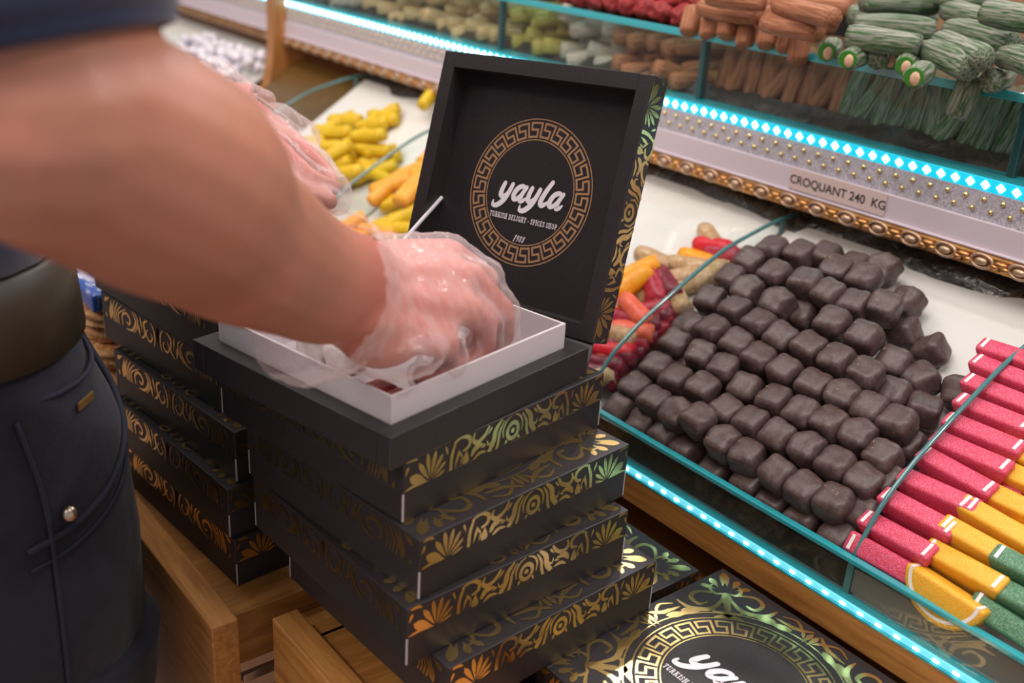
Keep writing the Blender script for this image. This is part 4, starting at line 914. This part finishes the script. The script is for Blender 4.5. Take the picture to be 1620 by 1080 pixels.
# T-shirt
M_navy = mat('navy_jersey', (.016, .021, .062), .85, sheen=.3, col2=(.022, .028, .075), scale=30, bump=.25, bd=.004)
m = MB(); ring_loft(m, [(-.84, .095, 1.201, .160, .122, .85), (-.84, .09, 1.22, .158, .120, .85), (-.82, .09, 1.30, .16, .115, .85), (-.76, .13, 1.42, .20, .115, .85), (-.71, .16, 1.55, .185, .095, .85), (-.70, .17, 1.62, .09, .075, 1)])
shirt = m.build('t_shirt', M_navy, person, True)
up = (S_r-E_r).normalized(); hem = dep(118, 62, .46)
hd = E_r.lerp(U_r, .58)
sl = [S_r+Vector((-.05, 0, .01)), S_r.lerp(hd, .4), hd.lerp(S_r, .12), hd]
m = MB(); m.tube(spline(sl, 6), [.082+(.0535-.082)*i/18+(.0015*math.sin(i*1.9)) for i in range(19)], 28, False); m.tube([hd+up*.013, hd+up*.0115, hd, hd-up*.0010], [.0542, .0552, .0548, .0505], 28, False); m.build('sleeve', M_navy, shirt, True)
m = MB(); hl_ = E_l+(S_l-E_l).normalized()*.09; m.tube([S_l+Vector((.05, 0, .01)), S_l.lerp(hl_, .5), hl_], [.085, .072, .066], 24, False); m.build('sleeve', M_navy, shirt, True)
# jeans, belt, shoes, hair
M_jean = mat('dark_denim', (.006, .007, .016), .85, sheen=.08, col2=(.013, .0145, .030), scale=60, ramp=(.3, .75), bump=.35, bd=.003)
M_seam = mat('denim_seam', (.014, .016, .032), .85)
JR = [(-.842, .098, 1.150, .150, .116, .8), (-.842, .098, 1.115, .154, .122, .8), (-.842, .096, 1.05, .166, .150, .8), (-.842, .092, .95, .174, .160, .8), (-.842, .088, .82, .176, .162, .8)]
m = MB(); ring_loft(m, JR, 48)
for x in (-.932, -.752): limb(m, [(x, .092, .88), (x, .085, .7), (x, .075, .45), (x, .05, .09)], [(.090, .155), (.088, .140), (.07, .085), (.068, .08)], 28, (1, 0, 0))
jeans = m.build('jeans', M_jean, person, True)
def on_hip(ang, z, off=.002):
    for a, b in zip(JR, JR[1:]):
        if b[2] <= z <= a[2]:
            t = (a[2]-z)/(a[2]-b[2]); c = [a[i]+(b[i]-a[i])*t for i in range(6)]; break
    ca, sa = math.cos(ang), math.sin(ang); pw = c[5]
    return Vector((c[0]+(c[3]+off)*math.copysign(abs(ca)**pw, ca), c[1]+(c[4]+off)*math.copysign(abs(sa)**pw, sa), z))
def seam(P, r, mt, name, par, **k): m_ = MB(); m_.tube(spline(P, 5), r, 8); return m_.build(name, mt, par, True, **k)
pocket = [on_hip(a, z) for a, z in ((1.46, 1.112), (1.42, 1.085), (1.30, 1.062), (1.05, 1.042), (.75, 1.025), (.45, 1.014), (.2, 1.008))]
seam(pocket, (.0026), M_seam, 'pocket_seam', jeans); seam([p+Vector((0, 0, -.016)) for p in pocket[1:]], .0016, M_seam, 'pocket_seam', jeans)
seam([on_hip(a, z) for a, z in ((-.3, 1.105), (.6, 1.106), (1.3, 1.105), (2.2, 1.105))], .0020, M_seam, 'waist_seam', jeans)
seam([on_hip(a, z) for a, z in ((.28, 1.10), (.3, 1.04), (.3, .96), (.3, .84))], .0018, M_seam, 'side_seam', jeans)
m = MB(); c = on_hip(.40, 1.025, .004); m.ball(c, (.006, .006, .006)); m.build('rivet', mat('copper_rivet', (.55, .45, .36), .3, 1), jeans, True, label='metal rivet')
m = MB(); m.box(on_hip(.76, 1.090, .003), (.022, .002, .007), Matrix.Rotation(.78-math.pi/2, 3, 'Z'), .001); m.build('label_tag', mat('ochre_tag', (.13, .065, .008), .7), jeans, label='ochre cloth tag')
m = MB(); V = []; n = 48
for z, of in ((1.130, .002), (1.132, .007), (1.197, .007), (1.199, .002)):
    for k in range(n):
        a = 2*math.pi*k/n; q = on_hip(a, 1.118 if z < 1.15 else 1.146, of); V.append((q.x, q.y, z))
m.add(V, [(i*n+k, i*n+(k+1) % n, (i+1)*n+(k+1) % n, (i+1)*n+k) for i in range(3) for k in range(n)])
m.build('belt', mat('dark_olive_leather', (.040, .030, .018), .45), person, True)
for a in (1.5,):
    q = on_hip(a, 1.13, .009); m = MB(); m.box((q.x, q.y, 1.150), (.014, .004, .082), Matrix.Rotation(a-math.pi/2, 3, 'Z'), .001); m.build('belt_loop', M_jean, jeans)
for x in (-.93, -.745):
    m = MB(); m.ball((x, .10, .045), (.052, .135, .045)); m.build('shoe', M_dark, person, True)
m = MB(); m.ball((-.695, .22, 1.86), (.084, .102, .088)); m.build('hair', mat('dark_hair', (.02, .014, .01), .5), person, True)
print('person done', len(COL.objects))
